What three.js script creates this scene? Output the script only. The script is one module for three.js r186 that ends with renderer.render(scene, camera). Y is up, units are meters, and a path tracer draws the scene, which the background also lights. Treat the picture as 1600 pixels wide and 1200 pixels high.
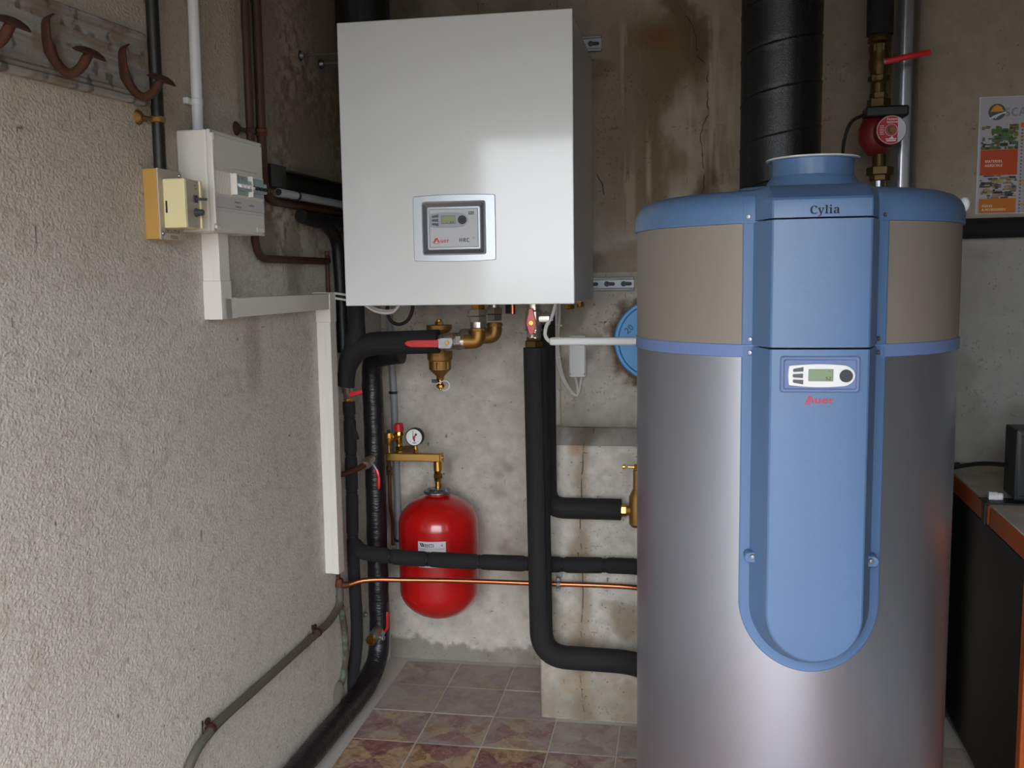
import * as THREE from 'three';
import { RoundedBoxGeometry } from 'three/addons/geometries/RoundedBoxGeometry.js';
import { TextGeometry } from 'three/addons/geometries/TextGeometry.js';
import { FontLoader } from 'three/addons/loaders/FontLoader.js';
import { mergeGeometries, toCreasedNormals } from 'three/addons/utils/BufferGeometryUtils.js';

// ---------------------------------------------------------------- camera, sky, exposure
const scene = new THREE.Scene();
const camera = new THREE.PerspectiveCamera(2 * Math.atan(600 / 1490) * 180 / Math.PI, 4 / 3, 0.05, 60);
camera.position.set(0, 1.285, 3.03);
camera.rotation.set(-6.3 * Math.PI / 180, 10 * Math.PI / 180, -0.82 * Math.PI / 180, 'YXZ');
const renderer = new THREE.WebGLRenderer({ antialias: true });
renderer.toneMapping = THREE.LinearToneMapping;
renderer.toneMappingExposure = 7.8;
renderer.shadowMap.enabled = true;

// ---------------------------------------------------------------- noise and textures
function rng(seed) { let s = seed >>> 0; return () => { s = (s + 0x6D2B79F5) >>> 0; let t = s; t = Math.imul(t ^ (t >>> 15), t | 1); t ^= t + Math.imul(t ^ (t >>> 7), t | 61); return ((t ^ (t >>> 14)) >>> 0) / 4294967296; }; }
function hash(x, y, s) { let h = Math.imul(x, 374761393) ^ Math.imul(y, 668265263) ^ Math.imul(s, 1274126177); h = Math.imul(h ^ (h >>> 13), 1274126177); return ((h ^ (h >>> 16)) >>> 0) / 4294967296; }
function vnoise(x, y, px, py, s) {
  const xi = Math.floor(x), yi = Math.floor(y), fx = x - xi, fy = y - yi, m = (a, p) => p ? ((a % p) + p) % p : a;
  const u = fx * fx * (3 - 2 * fx), v = fy * fy * (3 - 2 * fy), x0 = m(xi, px), x1 = m(xi + 1, px), y0 = m(yi, py), y1 = m(yi + 1, py);
  const a = hash(x0, y0, s), b = hash(x1, y0, s), c = hash(x0, y1, s), d = hash(x1, y1, s);
  return a + (b - a) * u + (c - a) * v + (a - b - c + d) * u * v;
}
function fbm(x, y, oct, px, py, s) { let t = 0, a = 0.5, n = 0; for (let i = 0; i < oct; i++) { t += a * vnoise(x, y, px, py, s + i * 17); n += a; a *= 0.5; x *= 2; y *= 2; if (px) { px *= 2; py *= 2; } } return t / n; }
const clamp = (v, a = 0, b = 1) => Math.min(b, Math.max(a, v));
const sstep = (a, b, v) => { const t = clamp((v - a) / (b - a)); return t * t * (3 - 2 * t); };
const mix = (a, b, t) => a + (b - a) * t;
const mix3 = (a, b, t) => [mix(a[0], b[0], t), mix(a[1], b[1], t), mix(a[2], b[2], t)];
function finishTex(t, srgb) { t.magFilter = THREE.LinearFilter; t.minFilter = THREE.LinearMipmapLinearFilter; t.generateMipmaps = true; t.wrapS = t.wrapT = THREE.RepeatWrapping; if (srgb) t.colorSpace = THREE.SRGBColorSpace; t.needsUpdate = true; return t; }
function dataTex(w, h, fn, srgb = true) {        // fn(u, v) with v upwards -> [r,g,b] or grey, 0..1
  const d = new Uint8Array(w * h * 4);
  for (let j = 0; j < h; j++) for (let i = 0; i < w; i++) {
    const c = fn((i + 0.5) / w, (j + 0.5) / h), k = (j * w + i) * 4;
    if (typeof c === 'number') d[k] = d[k + 1] = d[k + 2] = clamp(c) * 255; else { d[k] = clamp(c[0]) * 255; d[k + 1] = clamp(c[1]) * 255; d[k + 2] = clamp(c[2]) * 255; }
    d[k + 3] = 255;
  }
  return finishTex(new THREE.DataTexture(d, w, h), srgb);
}
function canvasTex(w, h, draw) { const c = document.createElement('canvas'); c.width = w; c.height = h; draw(c.getContext('2d'), w, h); const t = new THREE.CanvasTexture(c); t.colorSpace = THREE.SRGBColorSpace; t.wrapS = t.wrapT = THREE.ClampToEdgeWrapping; return t; }
const rep = (t, sx, sy, ox = 0, oy = 0) => { t.repeat.set(sx, sy); t.offset.set(ox, oy); return t; };

{ // overcast sky: white-blue, brighter towards the zenith, soft clouds
  const w = 256, h = 128, d = new Float32Array(w * h * 4);
  for (let j = 0; j < h; j++) for (let i = 0; i < w; i++) {
    const el = ((j + 0.5) / h - 0.5) * Math.PI, k = (j * w + i) * 4, s = Math.max(0, Math.sin(el));
    const cl = 0.85 + 0.3 * fbm(i / 32, j / 10, 4, 8, 0, 5), L = (0.95 + 0.75 * s) * cl * (el < 0 ? 0.55 : 1);
    d[k] = 0.96 * L; d[k + 1] = 1.0 * L; d[k + 2] = 1.06 * L; d[k + 3] = 1;
  }
  const t = new THREE.DataTexture(d, w, h, THREE.RGBAFormat, THREE.FloatType);
  t.mapping = THREE.EquirectangularReflectionMapping; t.magFilter = THREE.LinearFilter; t.minFilter = THREE.LinearFilter; t.needsUpdate = true;
  scene.background = t; scene.backgroundIntensity = 1.0;
}

// ---------------------------------------------------------------- geometry helpers
const V = (x, y, z) => new THREE.Vector3(x, y, z);
const crease = (g, a = 0.55) => toCreasedNormals(g, a);
function clean(g) { g = g.index ? g.toNonIndexed() : g; for (const n of Object.keys(g.attributes)) if (!['position', 'normal', 'uv'].includes(n)) g.deleteAttribute(n); g.clearGroups(); return g; }
const mg = (...gs) => mergeGeometries(gs.flat().map(clean));
function grid(nu, nv, fn, uvs = [1, 1], cr = 0.55) {
  const p = [], uv = [], ix = [];
  for (let j = 0; j <= nv; j++) for (let i = 0; i <= nu; i++) { const q = fn(i / nu, j / nv, i, j); p.push(q.x, q.y, q.z); uv.push(i / nu * uvs[0], j / nv * uvs[1]); }
  for (let j = 0; j < nv; j++) for (let i = 0; i < nu; i++) { const a = j * (nu + 1) + i, b = a + 1, c = a + nu + 1, e = c + 1; ix.push(a, b, e, a, e, c); }
  const g = new THREE.BufferGeometry(); g.setAttribute('position', new THREE.Float32BufferAttribute(p, 3)); g.setAttribute('uv', new THREE.Float32BufferAttribute(uv, 2)); g.setIndex(ix); g.computeVertexNormals();
  return cr ? crease(g, cr) : g;
}
const box = (w, h, d, x = 0, y = 0, z = 0, r = 0.002, seg = 2) => new RoundedBoxGeometry(w, h, d, seg, Math.min(r, w * 0.49, h * 0.49, d * 0.49)).translate(x, y, z);
const boxAt = (x0, x1, y0, y1, z0, z1, r = 0.002, seg = 2) => box(x1 - x0, y1 - y0, z1 - z0, (x0 + x1) / 2, (y0 + y1) / 2, (z0 + z1) / 2, r, seg);
const lathe = (pr, seg = 40, cr = 0.5) => crease(new THREE.LatheGeometry(pr.map(([r, y]) => new THREE.Vector2(Math.max(r, 1e-5), y)), seg), cr);
function along(g, p, d) { g.applyQuaternion(new THREE.Quaternion().setFromUnitVectors(V(0, 1, 0), V(...d).normalize())); g.translate(...p); return g; }
const cyl = (r, h, seg = 24, ch = 0.001) => lathe([[0, 0], [r - ch, 0], [r, ch], [r, h - ch], [r - ch, h], [0, h]], seg);
const hexNut = (r, h) => { const c = Math.min(0.0018, h * 0.2); return lathe([[0, 0], [r * 0.9, 0], [r, c], [r, h - c], [r * 0.9, h], [0, h]], 6, 0.3); };
const cylX = (r, h, p, d, seg) => along(cyl(r, h, seg), p, d);
const hexX = (r, h, p, d, spin = 0) => along(hexNut(r, h).rotateY(spin), p, d);
const latheX = (pr, p, d, seg) => along(lathe(pr, seg), p, d);
function bent(pts, r) {                             // straight runs joined by rounded bends
  const P = pts.map((p) => V(...p)), c = new THREE.CurvePath(); let a = P[0];
  for (let i = 1; i < P.length - 1; i++) {
    const d1 = P[i].clone().sub(P[i - 1]), d2 = P[i + 1].clone().sub(P[i]), rr = Math.min(r, d1.length() * 0.49, d2.length() * 0.49);
    const s = P[i].clone().addScaledVector(d1.normalize(), -rr), e = P[i].clone().addScaledVector(d2.normalize(), rr);
    c.add(new THREE.LineCurve3(a, s)); c.add(new THREE.QuadraticBezierCurve3(s, P[i].clone(), e)); a = e;
  }
  c.add(new THREE.LineCurve3(a, P[P.length - 1])); return c;
}
const spline = (pts) => new THREE.CatmullRomCurve3(pts.map((p) => V(...p)), false, 'centripetal');
function sweep(curve, r, { seg = 60, rad = 16, caps = true, flat = null } = {}) {   // r: radius or (t, angle, metres) => radius
  const L = curve.getLength(), rf = typeof r === 'number' ? () => r : r, N = [], pts = [], T = [];
  for (let i = 0; i <= seg; i++) { pts.push(curve.getPointAt(i / seg)); T.push(curve.getTangentAt(i / seg).normalize()); }
  let n = Math.abs(T[0].y) < 0.9 ? V(0, 1, 0) : V(0, 0, 1); n.addScaledVector(T[0], -n.dot(T[0])).normalize(); N.push(n.clone());
  for (let i = 1; i <= seg; i++) { n = n.clone().addScaledVector(T[i], -n.dot(T[i])).normalize(); N.push(n); }
  const at = (i, a) => { const B = T[i].clone().cross(N[i]), q = rf(i / seg, a, i / seg * L), f = flat ? flat(i / seg) : [1, 1]; return pts[i].clone().addScaledVector(N[i], Math.cos(a) * q * f[0]).addScaledVector(B, Math.sin(a) * q * f[1]); };
  const gs = [grid(rad, seg, (u, v, i, j) => at(j, i === rad ? 0 : u * Math.PI * 2), [rf(0.5, 0, L / 2) * 6.283, L], 0).toNonIndexed()];
  if (caps) for (const e of [0, seg]) gs.push(grid(rad, 1, (u, v, i) => v ? (e ? pts[e].clone() : at(e, i === rad ? 0 : u * 6.283185307)) : (e ? at(e, i === rad ? 0 : u * 6.283185307) : pts[e].clone()), [0.02, 0.02], 0).toNonIndexed());
  return mg(gs);
}
const pipe = (pts, r, o = {}) => sweep(bent(pts, o.bend ?? 0.03), r, o);
const hose = (pts, r, o = {}) => sweep(spline(pts), r, o);
function rr(w, h, r, k = 4) { const o = []; for (const [cx, cy, a0] of [[w / 2 - r, h / 2 - r, 0], [-w / 2 + r, h / 2 - r, 1], [-w / 2 + r, -h / 2 + r, 2], [w / 2 - r, -h / 2 + r, 3]]) for (let i = 0; i <= k; i++) { const a = (a0 + i / k) * Math.PI / 2; o.push([cx + Math.cos(a) * r, cy + Math.sin(a) * r]); } return o; }
function loft(levels, { cap = true, back = false, k = 4, cr = 0.5 } = {}) {   // rounded rectangles [w, h, r, z] joined in order, facing +z
  const rings = levels.map(([w, h, r, z]) => rr(w, h, r, k).map(([x, y]) => V(x, y, z))), n = rings[0].length;
  const W = levels[0][0], H = levels[0][1], p = [], uv = [], put = (q) => { p.push(q.x, q.y, q.z); uv.push(q.x / W + 0.5, q.y / H + 0.5); };
  for (let j = 0; j + 1 < rings.length; j++) for (let i = 0; i < n; i++) { const a = rings[j][i], b = rings[j][(i + 1) % n], c = rings[j + 1][(i + 1) % n], d = rings[j + 1][i]; for (const q of [a, b, c, a, c, d]) put(q); }
  if (cap) { const R = rings[rings.length - 1], m = V(0, 0, levels[levels.length - 1][3]); for (let i = 0; i < n; i++) for (const q of [m, R[i], R[(i + 1) % n]]) put(q); }
  if (back) { const R = rings[0], m = V(0, 0, levels[0][3]); for (let i = 0; i < n; i++) for (const q of [m, R[(i + 1) % n], R[i]]) put(q); }
  const g = new THREE.BufferGeometry(); g.setAttribute('position', new THREE.Float32BufferAttribute(p, 3)); g.setAttribute('uv', new THREE.Float32BufferAttribute(uv, 2)); g.computeVertexNormals();
  return crease(g, cr);
}
const slab = (w, h, r, z0, z1, b = 0.001, k = 4) => loft([[w, h, r, z0], [w, h, r, z1 - b], [w - 2 * b, h - 2 * b, Math.max(r - b, 0.0003), z1]], { k });
function ext(shape, depth, bevel = 0.0006) { return new THREE.ExtrudeGeometry(shape, { depth: depth - bevel, bevelEnabled: bevel > 0, bevelSize: bevel, bevelThickness: bevel, bevelSegments: 2, curveSegments: 20 }); }
const poly = (pts) => { const s = new THREE.Shape(); pts.forEach(([x, y], i) => i ? s.lineTo(x, y) : s.moveTo(x, y)); s.closePath(); return s; };
function uvPlane(g, ax, ay) { g = clean(g); const p = g.attributes.position, uv = g.attributes.uv; for (let i = 0; i < p.count; i++) uv.setXY(i, p['get' + ax](i), p['get' + ay](i)); return g; }
const torus = (R, r, a = 6.2832, rs = 10, ts = 36) => new THREE.TorusGeometry(R, r, rs, ts, a);
const sph = (r, x, y, z, s = [1, 1, 1]) => new THREE.SphereGeometry(r, 20, 14).scale(...s).translate(x, y, z);

// ---------------------------------------------------------------- things and parts
const LEFT_TURN = 88 * Math.PI / 180, leftAxis = V(Math.cos(LEFT_TURN), 0, -Math.sin(LEFT_TURN)), leftNormal = V(Math.sin(LEFT_TURN), 0, Math.cos(LEFT_TURN));
const used = {}, numbered = (n) => { const k = used[n] ?? 0; used[n] = k + 1; return k ? `${n}_${String(k).padStart(3, '0')}` : n; };
const bases = new Map();
// base is in world metres, or, with left = true, in the left wall's own axes (along the wall towards the corner, up, out of the wall)
function thing(name, label, category, base, { left = false, group } = {}) {
  const o = new THREE.Group(); o.name = numbered(name); o.userData = { label, category }; if (group) o.userData.group = group;
  if (left) { o.position.set(-0.97, base[1], 0).addScaledVector(leftAxis, base[0]).addScaledVector(leftNormal, base[2]); o.rotation.y = LEFT_TURN; } else o.position.set(...base);
  bases.set(o, base); scene.add(o); return o;
}
function part(parent, name, geo, mat, label) {
  const b = bases.get(parent), m = new THREE.Mesh(clean(geo).translate(-b[0], -b[1], -b[2]), mat);
  m.name = name; m.castShadow = m.receiveShadow = true; if (label) m.userData.label = label; bases.set(m, b); parent.add(m); return m;
}
function struct(name, geo, mat, parent) { const m = new THREE.Mesh(geo, mat); m.name = name; m.castShadow = m.receiveShadow = true; if (!parent) m.userData.kind = 'structure'; (parent ?? scene).add(m); return m; }

// ---------------------------------------------------------------- materials
const std = (color, roughness, metalness = 0, o = {}) => new THREE.MeshStandardMaterial({ color, roughness, metalness, ...o });
const phys = (color, roughness, metalness = 0, o = {}) => new THREE.MeshPhysicalMaterial({ color, roughness, metalness, ...o });
const grainTex = dataTex(512, 512, (u, v) => 0.6 * fbm(u * 64, v * 64, 2, 64, 64, 3) + 0.4 * vnoise(u * 160, v * 160, 160, 160, 9), false);
const grain = (n) => rep(grainTex.clone(), n, n);
const stucco = dataTex(1024, 1024, (u, v) => {
  const w = fbm(u * 6, v * 6, 2, 6, 6, 31), a = fbm(u * 160 + w * 1.2, v * 190, 3, 160, 190, 7), b = vnoise(u * 330, v * 360, 330, 360, 21), c = fbm(u * 20, v * 20, 2, 20, 20, 77);
  const pit = vnoise(u * 70, v * 60, 70, 60, 99) > 0.965 ? 0.35 : 0;
  return sstep(0.2, 0.85, a) * 0.5 + b * 0.2 + c * 0.22 - pit;
}, false);
const concreteBump = dataTex(1024, 1024, (u, v) => { const a = fbm(u * 12, v * 12, 4, 12, 12, 11), b = vnoise(u * 140, v * 140, 140, 140, 4), pit = sstep(0.86, 0.93, vnoise(u * 110, v * 90, 110, 90, 55)) * sstep(0.45, 0.7, fbm(u * 9, v * 9, 2, 9, 9, 66)); return 0.55 + 0.3 * (a - 0.5) + 0.1 * (b - 0.5) - pit * 0.5; }, false);
const wrinkle = dataTex(512, 512, (u, v) => fbm(u * 6 + 2 * vnoise(u * 4, v * 10, 4, 10, 2), v * 26, 4, 6, 26, 8), false);
const foamTex = dataTex(256, 256, (u, v) => 0.55 + 0.45 * fbm(u * 10, v * 10, 4, 10, 10, 12), true);

const M = {
  whiteCoat: phys(0xdcdfdd, 0.4, 0, { clearcoat: 1, clearcoatRoughness: 0.09 }),
  whiteSide: std(0xe2e4e1, 0.45),
  silverPlastic: phys(0xb9bdc2, 0.3, 0.55, { clearcoat: 0.3, clearcoatRoughness: 0.2 }),
  darkSilver: std(0x7c7d82, 0.35, 0.55),
  plate: std(0xb4b8bc, 0.5, 0.15),
  lcd: std(0x8f9d78, 0.25), black: std(0x141416, 0.5), knob: std(0x3a3d40, 0.55), button: std(0x55585c, 0.5),
  tankSilver: std(0xb2b8c4, 0.35, 0.88),
  tankTaupe: std(0x8d857b, 0.62, 0.2),
  blue: phys(0x58779f, 0.42, 0, { clearcoat: 0.15, clearcoatRoughness: 0.4, bumpMap: grain(6), bumpScale: 0.00014 }),
  blueBand: std(0x6b80b0, 0.5), blueDeep: std(0x657aa6, 0.5), whitePlastic: std(0xe6e8e8, 0.35), navy: std(0x0b111e, 0.7), redPrint: std(0xc8202a, 0.4),
  screw: std(0x9da1a5, 0.3, 0.95), galv: std(0x9a9da0, 0.5, 0.8, { bumpMap: grain(10), bumpScale: 0.0002 }), nickel: std(0xb3aca0, 0.3, 0.92), steel: std(0x8f9296, 0.3, 0.95),
  brass: std(0xb08a4c, 0.34, 0.9, { bumpMap: grain(20), bumpScale: 0.0001 }), brassShiny: std(0xc79a4a, 0.2, 0.95), brassDull: std(0x9a7440, 0.45, 0.85, { bumpMap: grain(20), bumpScale: 0.00025 }),
  copper: std(0xb56d4b, 0.3, 0.95), copperOld: std(0x6b4331, 0.5, 0.7, { bumpMap: grain(10), bumpScale: 0.0003 }), rustPipe: std(0x4a3226, 0.6, 0.35, { bumpMap: grain(10), bumpScale: 0.0004 }),
  redPaint: null, redLever: phys(0xc4161c, 0.35, 0, { clearcoat: 0.4 }), redCap: std(0xb81a22, 0.5),
  foam: std(0x171618, 0.85, 0, { bumpMap: grain(12), bumpScale: 0.0004 }), foamSoft: std(0x1a191b, 0.92, 0, { bumpMap: rep(foamTex.clone(), 5, 5), bumpScale: 0.0008 }),
  tape: phys(0x17171b, 0.36, 0, { bumpMap: rep(wrinkle.clone(), 6, 6), bumpScale: 0.0016 }), ductBlack: std(0x111113, 0.38, 0.1, { bumpMap: grain(9), bumpScale: 0.0006 }),
  pvcGrey: std(0x9a9ca0, 0.5), pvcWhite: std(0xd4d6d6, 0.45), trunk: std(0xdcd9d2, 0.42), enclosure: std(0xdedad0, 0.45), enclosureDoor: std(0xd3d0c8, 0.45), breakerGrey: std(0x9fb0b4, 0.45),
  blackPipe: std(0x1c1a18, 0.5), oldGrey: std(0x5f5b53, 0.6, 0.2, { bumpMap: grain(8), bumpScale: 0.0007 }), rust: std(0x4a2a1a, 0.75, 0.3, { bumpMap: grain(10), bumpScale: 0.001 }), verdigris: null,
  ochre: std(0xb48a45, 0.5), cream: std(0xddd2a0, 0.45), plateMetal: std(0xb3ab99, 0.45, 0.3), cableWhite: std(0xcfcdc8, 0.5), cableBlack: std(0x111111, 0.5),
  blueCap: std(0x3d9fe4, 0.38), pumpRed: std(0x7a1a20, 0.45, 0.1), flue: std(0xa2a5a9, 0.30, 0.92), brassDark: std(0x57452a, 0.48, 0.75), orange: std(0x9f4a15, 0.45), boilerBlack: std(0x16140f, 0.5), dustTop: null, deviceBlack: std(0x1b1c1e, 0.45), plaster: std(0x9d968a, 0.95, 0, { bumpMap: grain(10), bumpScale: 0.003 }),
  ceiling: std(0x6b6256, 0.95),
};
M.redPaint = phys(0xffffff, 0.3, 0, { clearcoat: 0.8, clearcoatRoughness: 0.06, map: dataTex(512, 512, (u, v) => {
  const n = fbm(u * 8, v * 8, 4, 8, 8, 3), dust = clamp(sstep(0.80, 0.97, v + (n - 0.5) * 0.2) * sstep(0.3, 0.65, n) * 1.0);
  return mix3([0.74, 0.055, 0.06], [0.62, 0.45, 0.42], dust * 0.55);
}) });
M.verdigris = std(0xffffff, 0.9, 0.1, { map: dataTex(128, 256, (u, v) => mix3([0.33, 0.29, 0.24], [0.40, 0.47, 0.40], sstep(0.35, 0.7, fbm(u * 5, v * 14, 4, 5, 14, 41)))), bumpMap: grain(8), bumpScale: 0.002 });
M.verdigris.map.repeat.set(10, 5);
M.dustTop = std(0xffffff, 0.95, 0, { map: rep(dataTex(256, 256, (u, v) => mix3([0.60, 0.57, 0.53], [0.76, 0.73, 0.68], fbm(u * 8, v * 8, 4, 8, 8, 61))), 2, 2) });
const print = (w, h, draw, rough = 0.5) => std(0xffffff, rough, 0, { map: canvasTex(w, h, draw) });

// ================================================================ THE ROOM
// left wall: rough cast render
const leftStainShade = [[-0.80, 1.40, 0.10, 0.09, 0.5], [-0.66, 1.36, 0.07, 0.16, 0.35], [-0.45, 1.45, 0.2, 0.12, 0.3], [-0.78, 1.80, 0.14, 0.4, 0.35], [-0.5, 1.65, 0.3, 0.25, 0.45], [-0.3, 2.0, 0.35, 0.4, 0.45], [-0.9, 1.12, 0.05, 0.12, 0.22], [-1.19, 0.31, 0.03, 0.025, 0.5], [-0.66, 0.31, 0.03, 0.025, 0.45], [-0.5, 0.2, 0.05, 0.2, -0.25]];  // stains, plus broad upper-corner entries that paint in brown tone and shade
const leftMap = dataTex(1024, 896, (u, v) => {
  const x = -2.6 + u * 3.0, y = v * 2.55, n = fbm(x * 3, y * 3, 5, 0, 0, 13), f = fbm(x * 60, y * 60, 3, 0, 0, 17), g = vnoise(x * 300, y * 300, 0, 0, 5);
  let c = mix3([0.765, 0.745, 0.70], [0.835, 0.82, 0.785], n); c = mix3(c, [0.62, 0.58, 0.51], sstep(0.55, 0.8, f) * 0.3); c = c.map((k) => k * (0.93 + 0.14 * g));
  c = mix3(c, [0.60, 0.54, 0.44], sstep(1.15, 1.75, y + (n - 0.5) * 0.6) * 0.5);  // brown tone higher up, also darkening the colour for the dim light there
  for (const [sx, sy, wx, wy, a] of leftStainShade) { const q = Math.hypot((x - sx) / wx, (y - sy) / wy) + (f - 0.5) * 0.8, k = 1 - sstep(0.4, 1.15, q); c = a > 0 ? mix3(c, [0.30, 0.25, 0.18], k * a) : mix3(c, [0.72, 0.71, 0.68], -k * a * 2); }
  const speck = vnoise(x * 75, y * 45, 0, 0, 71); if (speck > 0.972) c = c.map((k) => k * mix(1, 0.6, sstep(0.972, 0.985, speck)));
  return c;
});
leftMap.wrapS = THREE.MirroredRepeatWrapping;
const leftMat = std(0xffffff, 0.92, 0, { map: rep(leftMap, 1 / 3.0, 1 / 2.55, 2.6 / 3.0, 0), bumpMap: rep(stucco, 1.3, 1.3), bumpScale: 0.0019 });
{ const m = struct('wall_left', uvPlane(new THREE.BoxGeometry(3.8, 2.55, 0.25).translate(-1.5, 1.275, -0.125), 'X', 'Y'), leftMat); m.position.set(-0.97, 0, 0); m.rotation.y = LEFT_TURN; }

// back wall: trowelled concrete with water stains and a crack
const crack = [[-0.02, 2.115], [0.0, 2.08], [0.03, 2.04], [0.045, 2.0], [0.05, 1.94], [0.082, 1.905], [0.078, 1.85], [0.083, 1.77], [0.06, 1.71], [0.068, 1.62], [0.074, 1.55], [0.03, 1.475], [0.0, 1.45]];
function segDist(px, py, L) { let d = 9; for (let i = 1; i < L.length; i++) { const [ax, ay] = L[i - 1], [bx, by] = L[i], t = clamp(((px - ax) * (bx - ax) + (py - ay) * (by - ay)) / ((bx - ax) ** 2 + (by - ay) ** 2)); d = Math.min(d, Math.hypot(px - ax - t * (bx - ax), py - ay - t * (by - ay))); } return d; }
const crack2 = [[-0.255, 1.60], [-0.235, 1.57], [-0.23, 1.54]];
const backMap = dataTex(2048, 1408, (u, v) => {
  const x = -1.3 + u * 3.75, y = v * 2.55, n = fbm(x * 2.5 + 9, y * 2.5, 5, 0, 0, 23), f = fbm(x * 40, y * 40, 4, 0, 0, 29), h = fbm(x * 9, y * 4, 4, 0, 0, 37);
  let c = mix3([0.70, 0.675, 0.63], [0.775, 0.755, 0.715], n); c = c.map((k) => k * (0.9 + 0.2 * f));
  const sp = vnoise(x * 95, y * 95, 0, 0, 43); if (sp > 0.955) c = c.map((k) => k * mix(1, 0.6, sstep(0.955, 0.99, sp)));
  c = mix3(c, [0.50, 0.44, 0.35], sstep(1.25, 1.6, y + (n - 0.5) * 0.3) * 0.55);                                   // browner upper wall, its dimness partly painted into the colour
  if (x > -0.45 && x < 0.35 && y > 1.3) {
    const k = Math.exp(-(((x + 0.03) / 0.16) ** 2)) * sstep(1.4, 1.6, y + (h - 0.5) * 0.4) * (1 - sstep(2.0, 2.12, y));
    c = mix3(c, [0.38, 0.31, 0.22], k * 0.8 * sstep(0.35, 0.6, h + 0.1)); c = mix3(c, [0.42, 0.36, 0.27], sstep(0.60, 0.72, vnoise(x * 3, y * 13, 0, 0, 93)) * 0.4);
    c = mix3(c, [0.45, 0.30, 0.16], Math.exp(-(((x + 0.06) / 0.07) ** 2) - ((y - 2.0) / 0.035) ** 2) * 0.8);         // rust at the head of the streaks
    const st = vnoise(x * 42, y * 1.3, 0, 0, 91), st2 = fbm(x * 90, y * 8, 3, 0, 0, 92); c = mix3(c, [0.66, 0.62, 0.54], sstep(0.55, 0.72, st) * sstep(0.35, 0.55, st2) * sstep(0.05, 0.4, k) * 0.75);   // lime runs
    const dc = segDist(x + (f - 0.5) * 0.012, y + (h - 0.5) * 0.01, crack); c = mix3(c, [0.36, 0.28, 0.20], (1 - sstep(0.004, 0.06, dc + (f - 0.5) * 0.06)) * 0.75 * sstep(0.35, 0.55, h)); c = mix3(c, [0.20, 0.16, 0.11], (1 - sstep(0.0004, 0.0019, dc)) * sstep(0.30, 0.5, f) * 0.9);
    c = mix3(c, [0.36, 0.25, 0.16], (1 - sstep(0.02, 0.07, Math.hypot((x + 0.0) * 0.45, y - 1.455 + (h - 0.5) * 0.03))) * 0.65);
    const d2 = segDist(x + (f - 0.5) * 0.01, y, crack2); c = mix3(c, [0.15, 0.11, 0.08], (1 - sstep(0.0006, 0.002, d2)) * 0.8);
  }
  const rd = Math.hypot(x + 0.073, y - 1.088), rim = (1 - sstep(0.0, 0.045, Math.abs(rd - 0.128) + (f - 0.5) * 0.05)) * sstep(0.35, 0.6, h + 0.15); c = mix3(c, [0.34, 0.25, 0.16], rim * 0.85);   // dirty mortar round the blue cap
  c = mix3(c, [0.42, 0.405, 0.37], (1 - sstep(0.05, 0.075, y + (h - 0.5) * 0.09 + (f - 0.5) * 0.05)) * 0.6);                          // damp foot of the wall
  const b = fbm(x * 6 + 40, y * 6, 4, 0, 0, 47); c = mix3(c, [0.47, 0.43, 0.36], sstep(0.60, 0.75, b) * 0.5);
  if (x > 0.6) c = mix3(c, [0.62, 0.63, 0.63], (1 - sstep(1.36, 1.40, y)) * 0.6);                                    // greyer low down on the right
  return c;
});
const concrete = (map) => std(0xffffff, 0.93, 0, { map, bumpMap: rep(concreteBump.clone(), 1.6, 1.6), bumpScale: 0.004 });
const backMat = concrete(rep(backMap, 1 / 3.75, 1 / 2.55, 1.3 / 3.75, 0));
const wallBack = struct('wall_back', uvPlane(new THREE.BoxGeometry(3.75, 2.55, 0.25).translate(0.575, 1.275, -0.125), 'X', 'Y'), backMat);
struct('plaster_face', uvPlane(boxAt(-0.374, 2.44, 0.5, 2.54, -0.02, 0.03, 0.006), 'X', 'Y'), backMat, wallBack);
const plinthMap = dataTex(768, 1024, (u, v) => {
  const x = -0.41 + u * 1.15, y = v * 0.87, n = fbm(x * 5, y * 5, 5, 0, 0, 53), f = fbm(x * 50, y * 50, 4, 0, 0, 59), h = fbm(x * 14 + 3, y * 10, 4, 0, 0, 61);
  let c = mix3([0.66, 0.64, 0.60], [0.77, 0.755, 0.725], n).map((k) => k * (0.88 + 0.24 * f));
  const cx = -0.27 + 0.012 * (fbm(y * 6, 1, 3, 0, 0, 3) - 0.5) * 2, dx = Math.abs(x - cx);
  c = mix3(c, [0.46, 0.40, 0.31], (1 - sstep(0.0, 0.045, dx + (h - 0.5) * 0.06)) * 0.65); c = mix3(c, [0.25, 0.2, 0.15], (1 - sstep(0.0006, 0.0022, dx)) * sstep(0.35, 0.5, f) * 0.9);
  c = mix3(c, [0.53, 0.46, 0.36], sstep(0.42, 0.75, h) * (1 - sstep(0.15, 0.5, y)) * 0.6);
  c = mix3(c, [0.42, 0.38, 0.31], (1 - sstep(0.0, 0.22, y + (h - 0.5) * 0.3)) * 0.5);
  c = mix3(c, [0.48, 0.44, 0.37], sstep(0.56, 0.7, fbm(x * 7 + 20, y * 7, 4, 0, 0, 67)) * 0.6); c = mix3(c, [0.66, 0.53, 0.46], (1 - sstep(0.01, 0.03, Math.hypot(x + 0.292, (y - 0.8)))) * 0.6);
  const sp = vnoise(x * 110, y * 110, 0, 0, 73); if (sp > 0.955) c = c.map((k) => k * 0.68); return c;
});
const plinthMat = concrete(rep(plinthMap, 1 / 1.15, 1 / 0.87, 0.41 / 1.15, 0));
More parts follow.
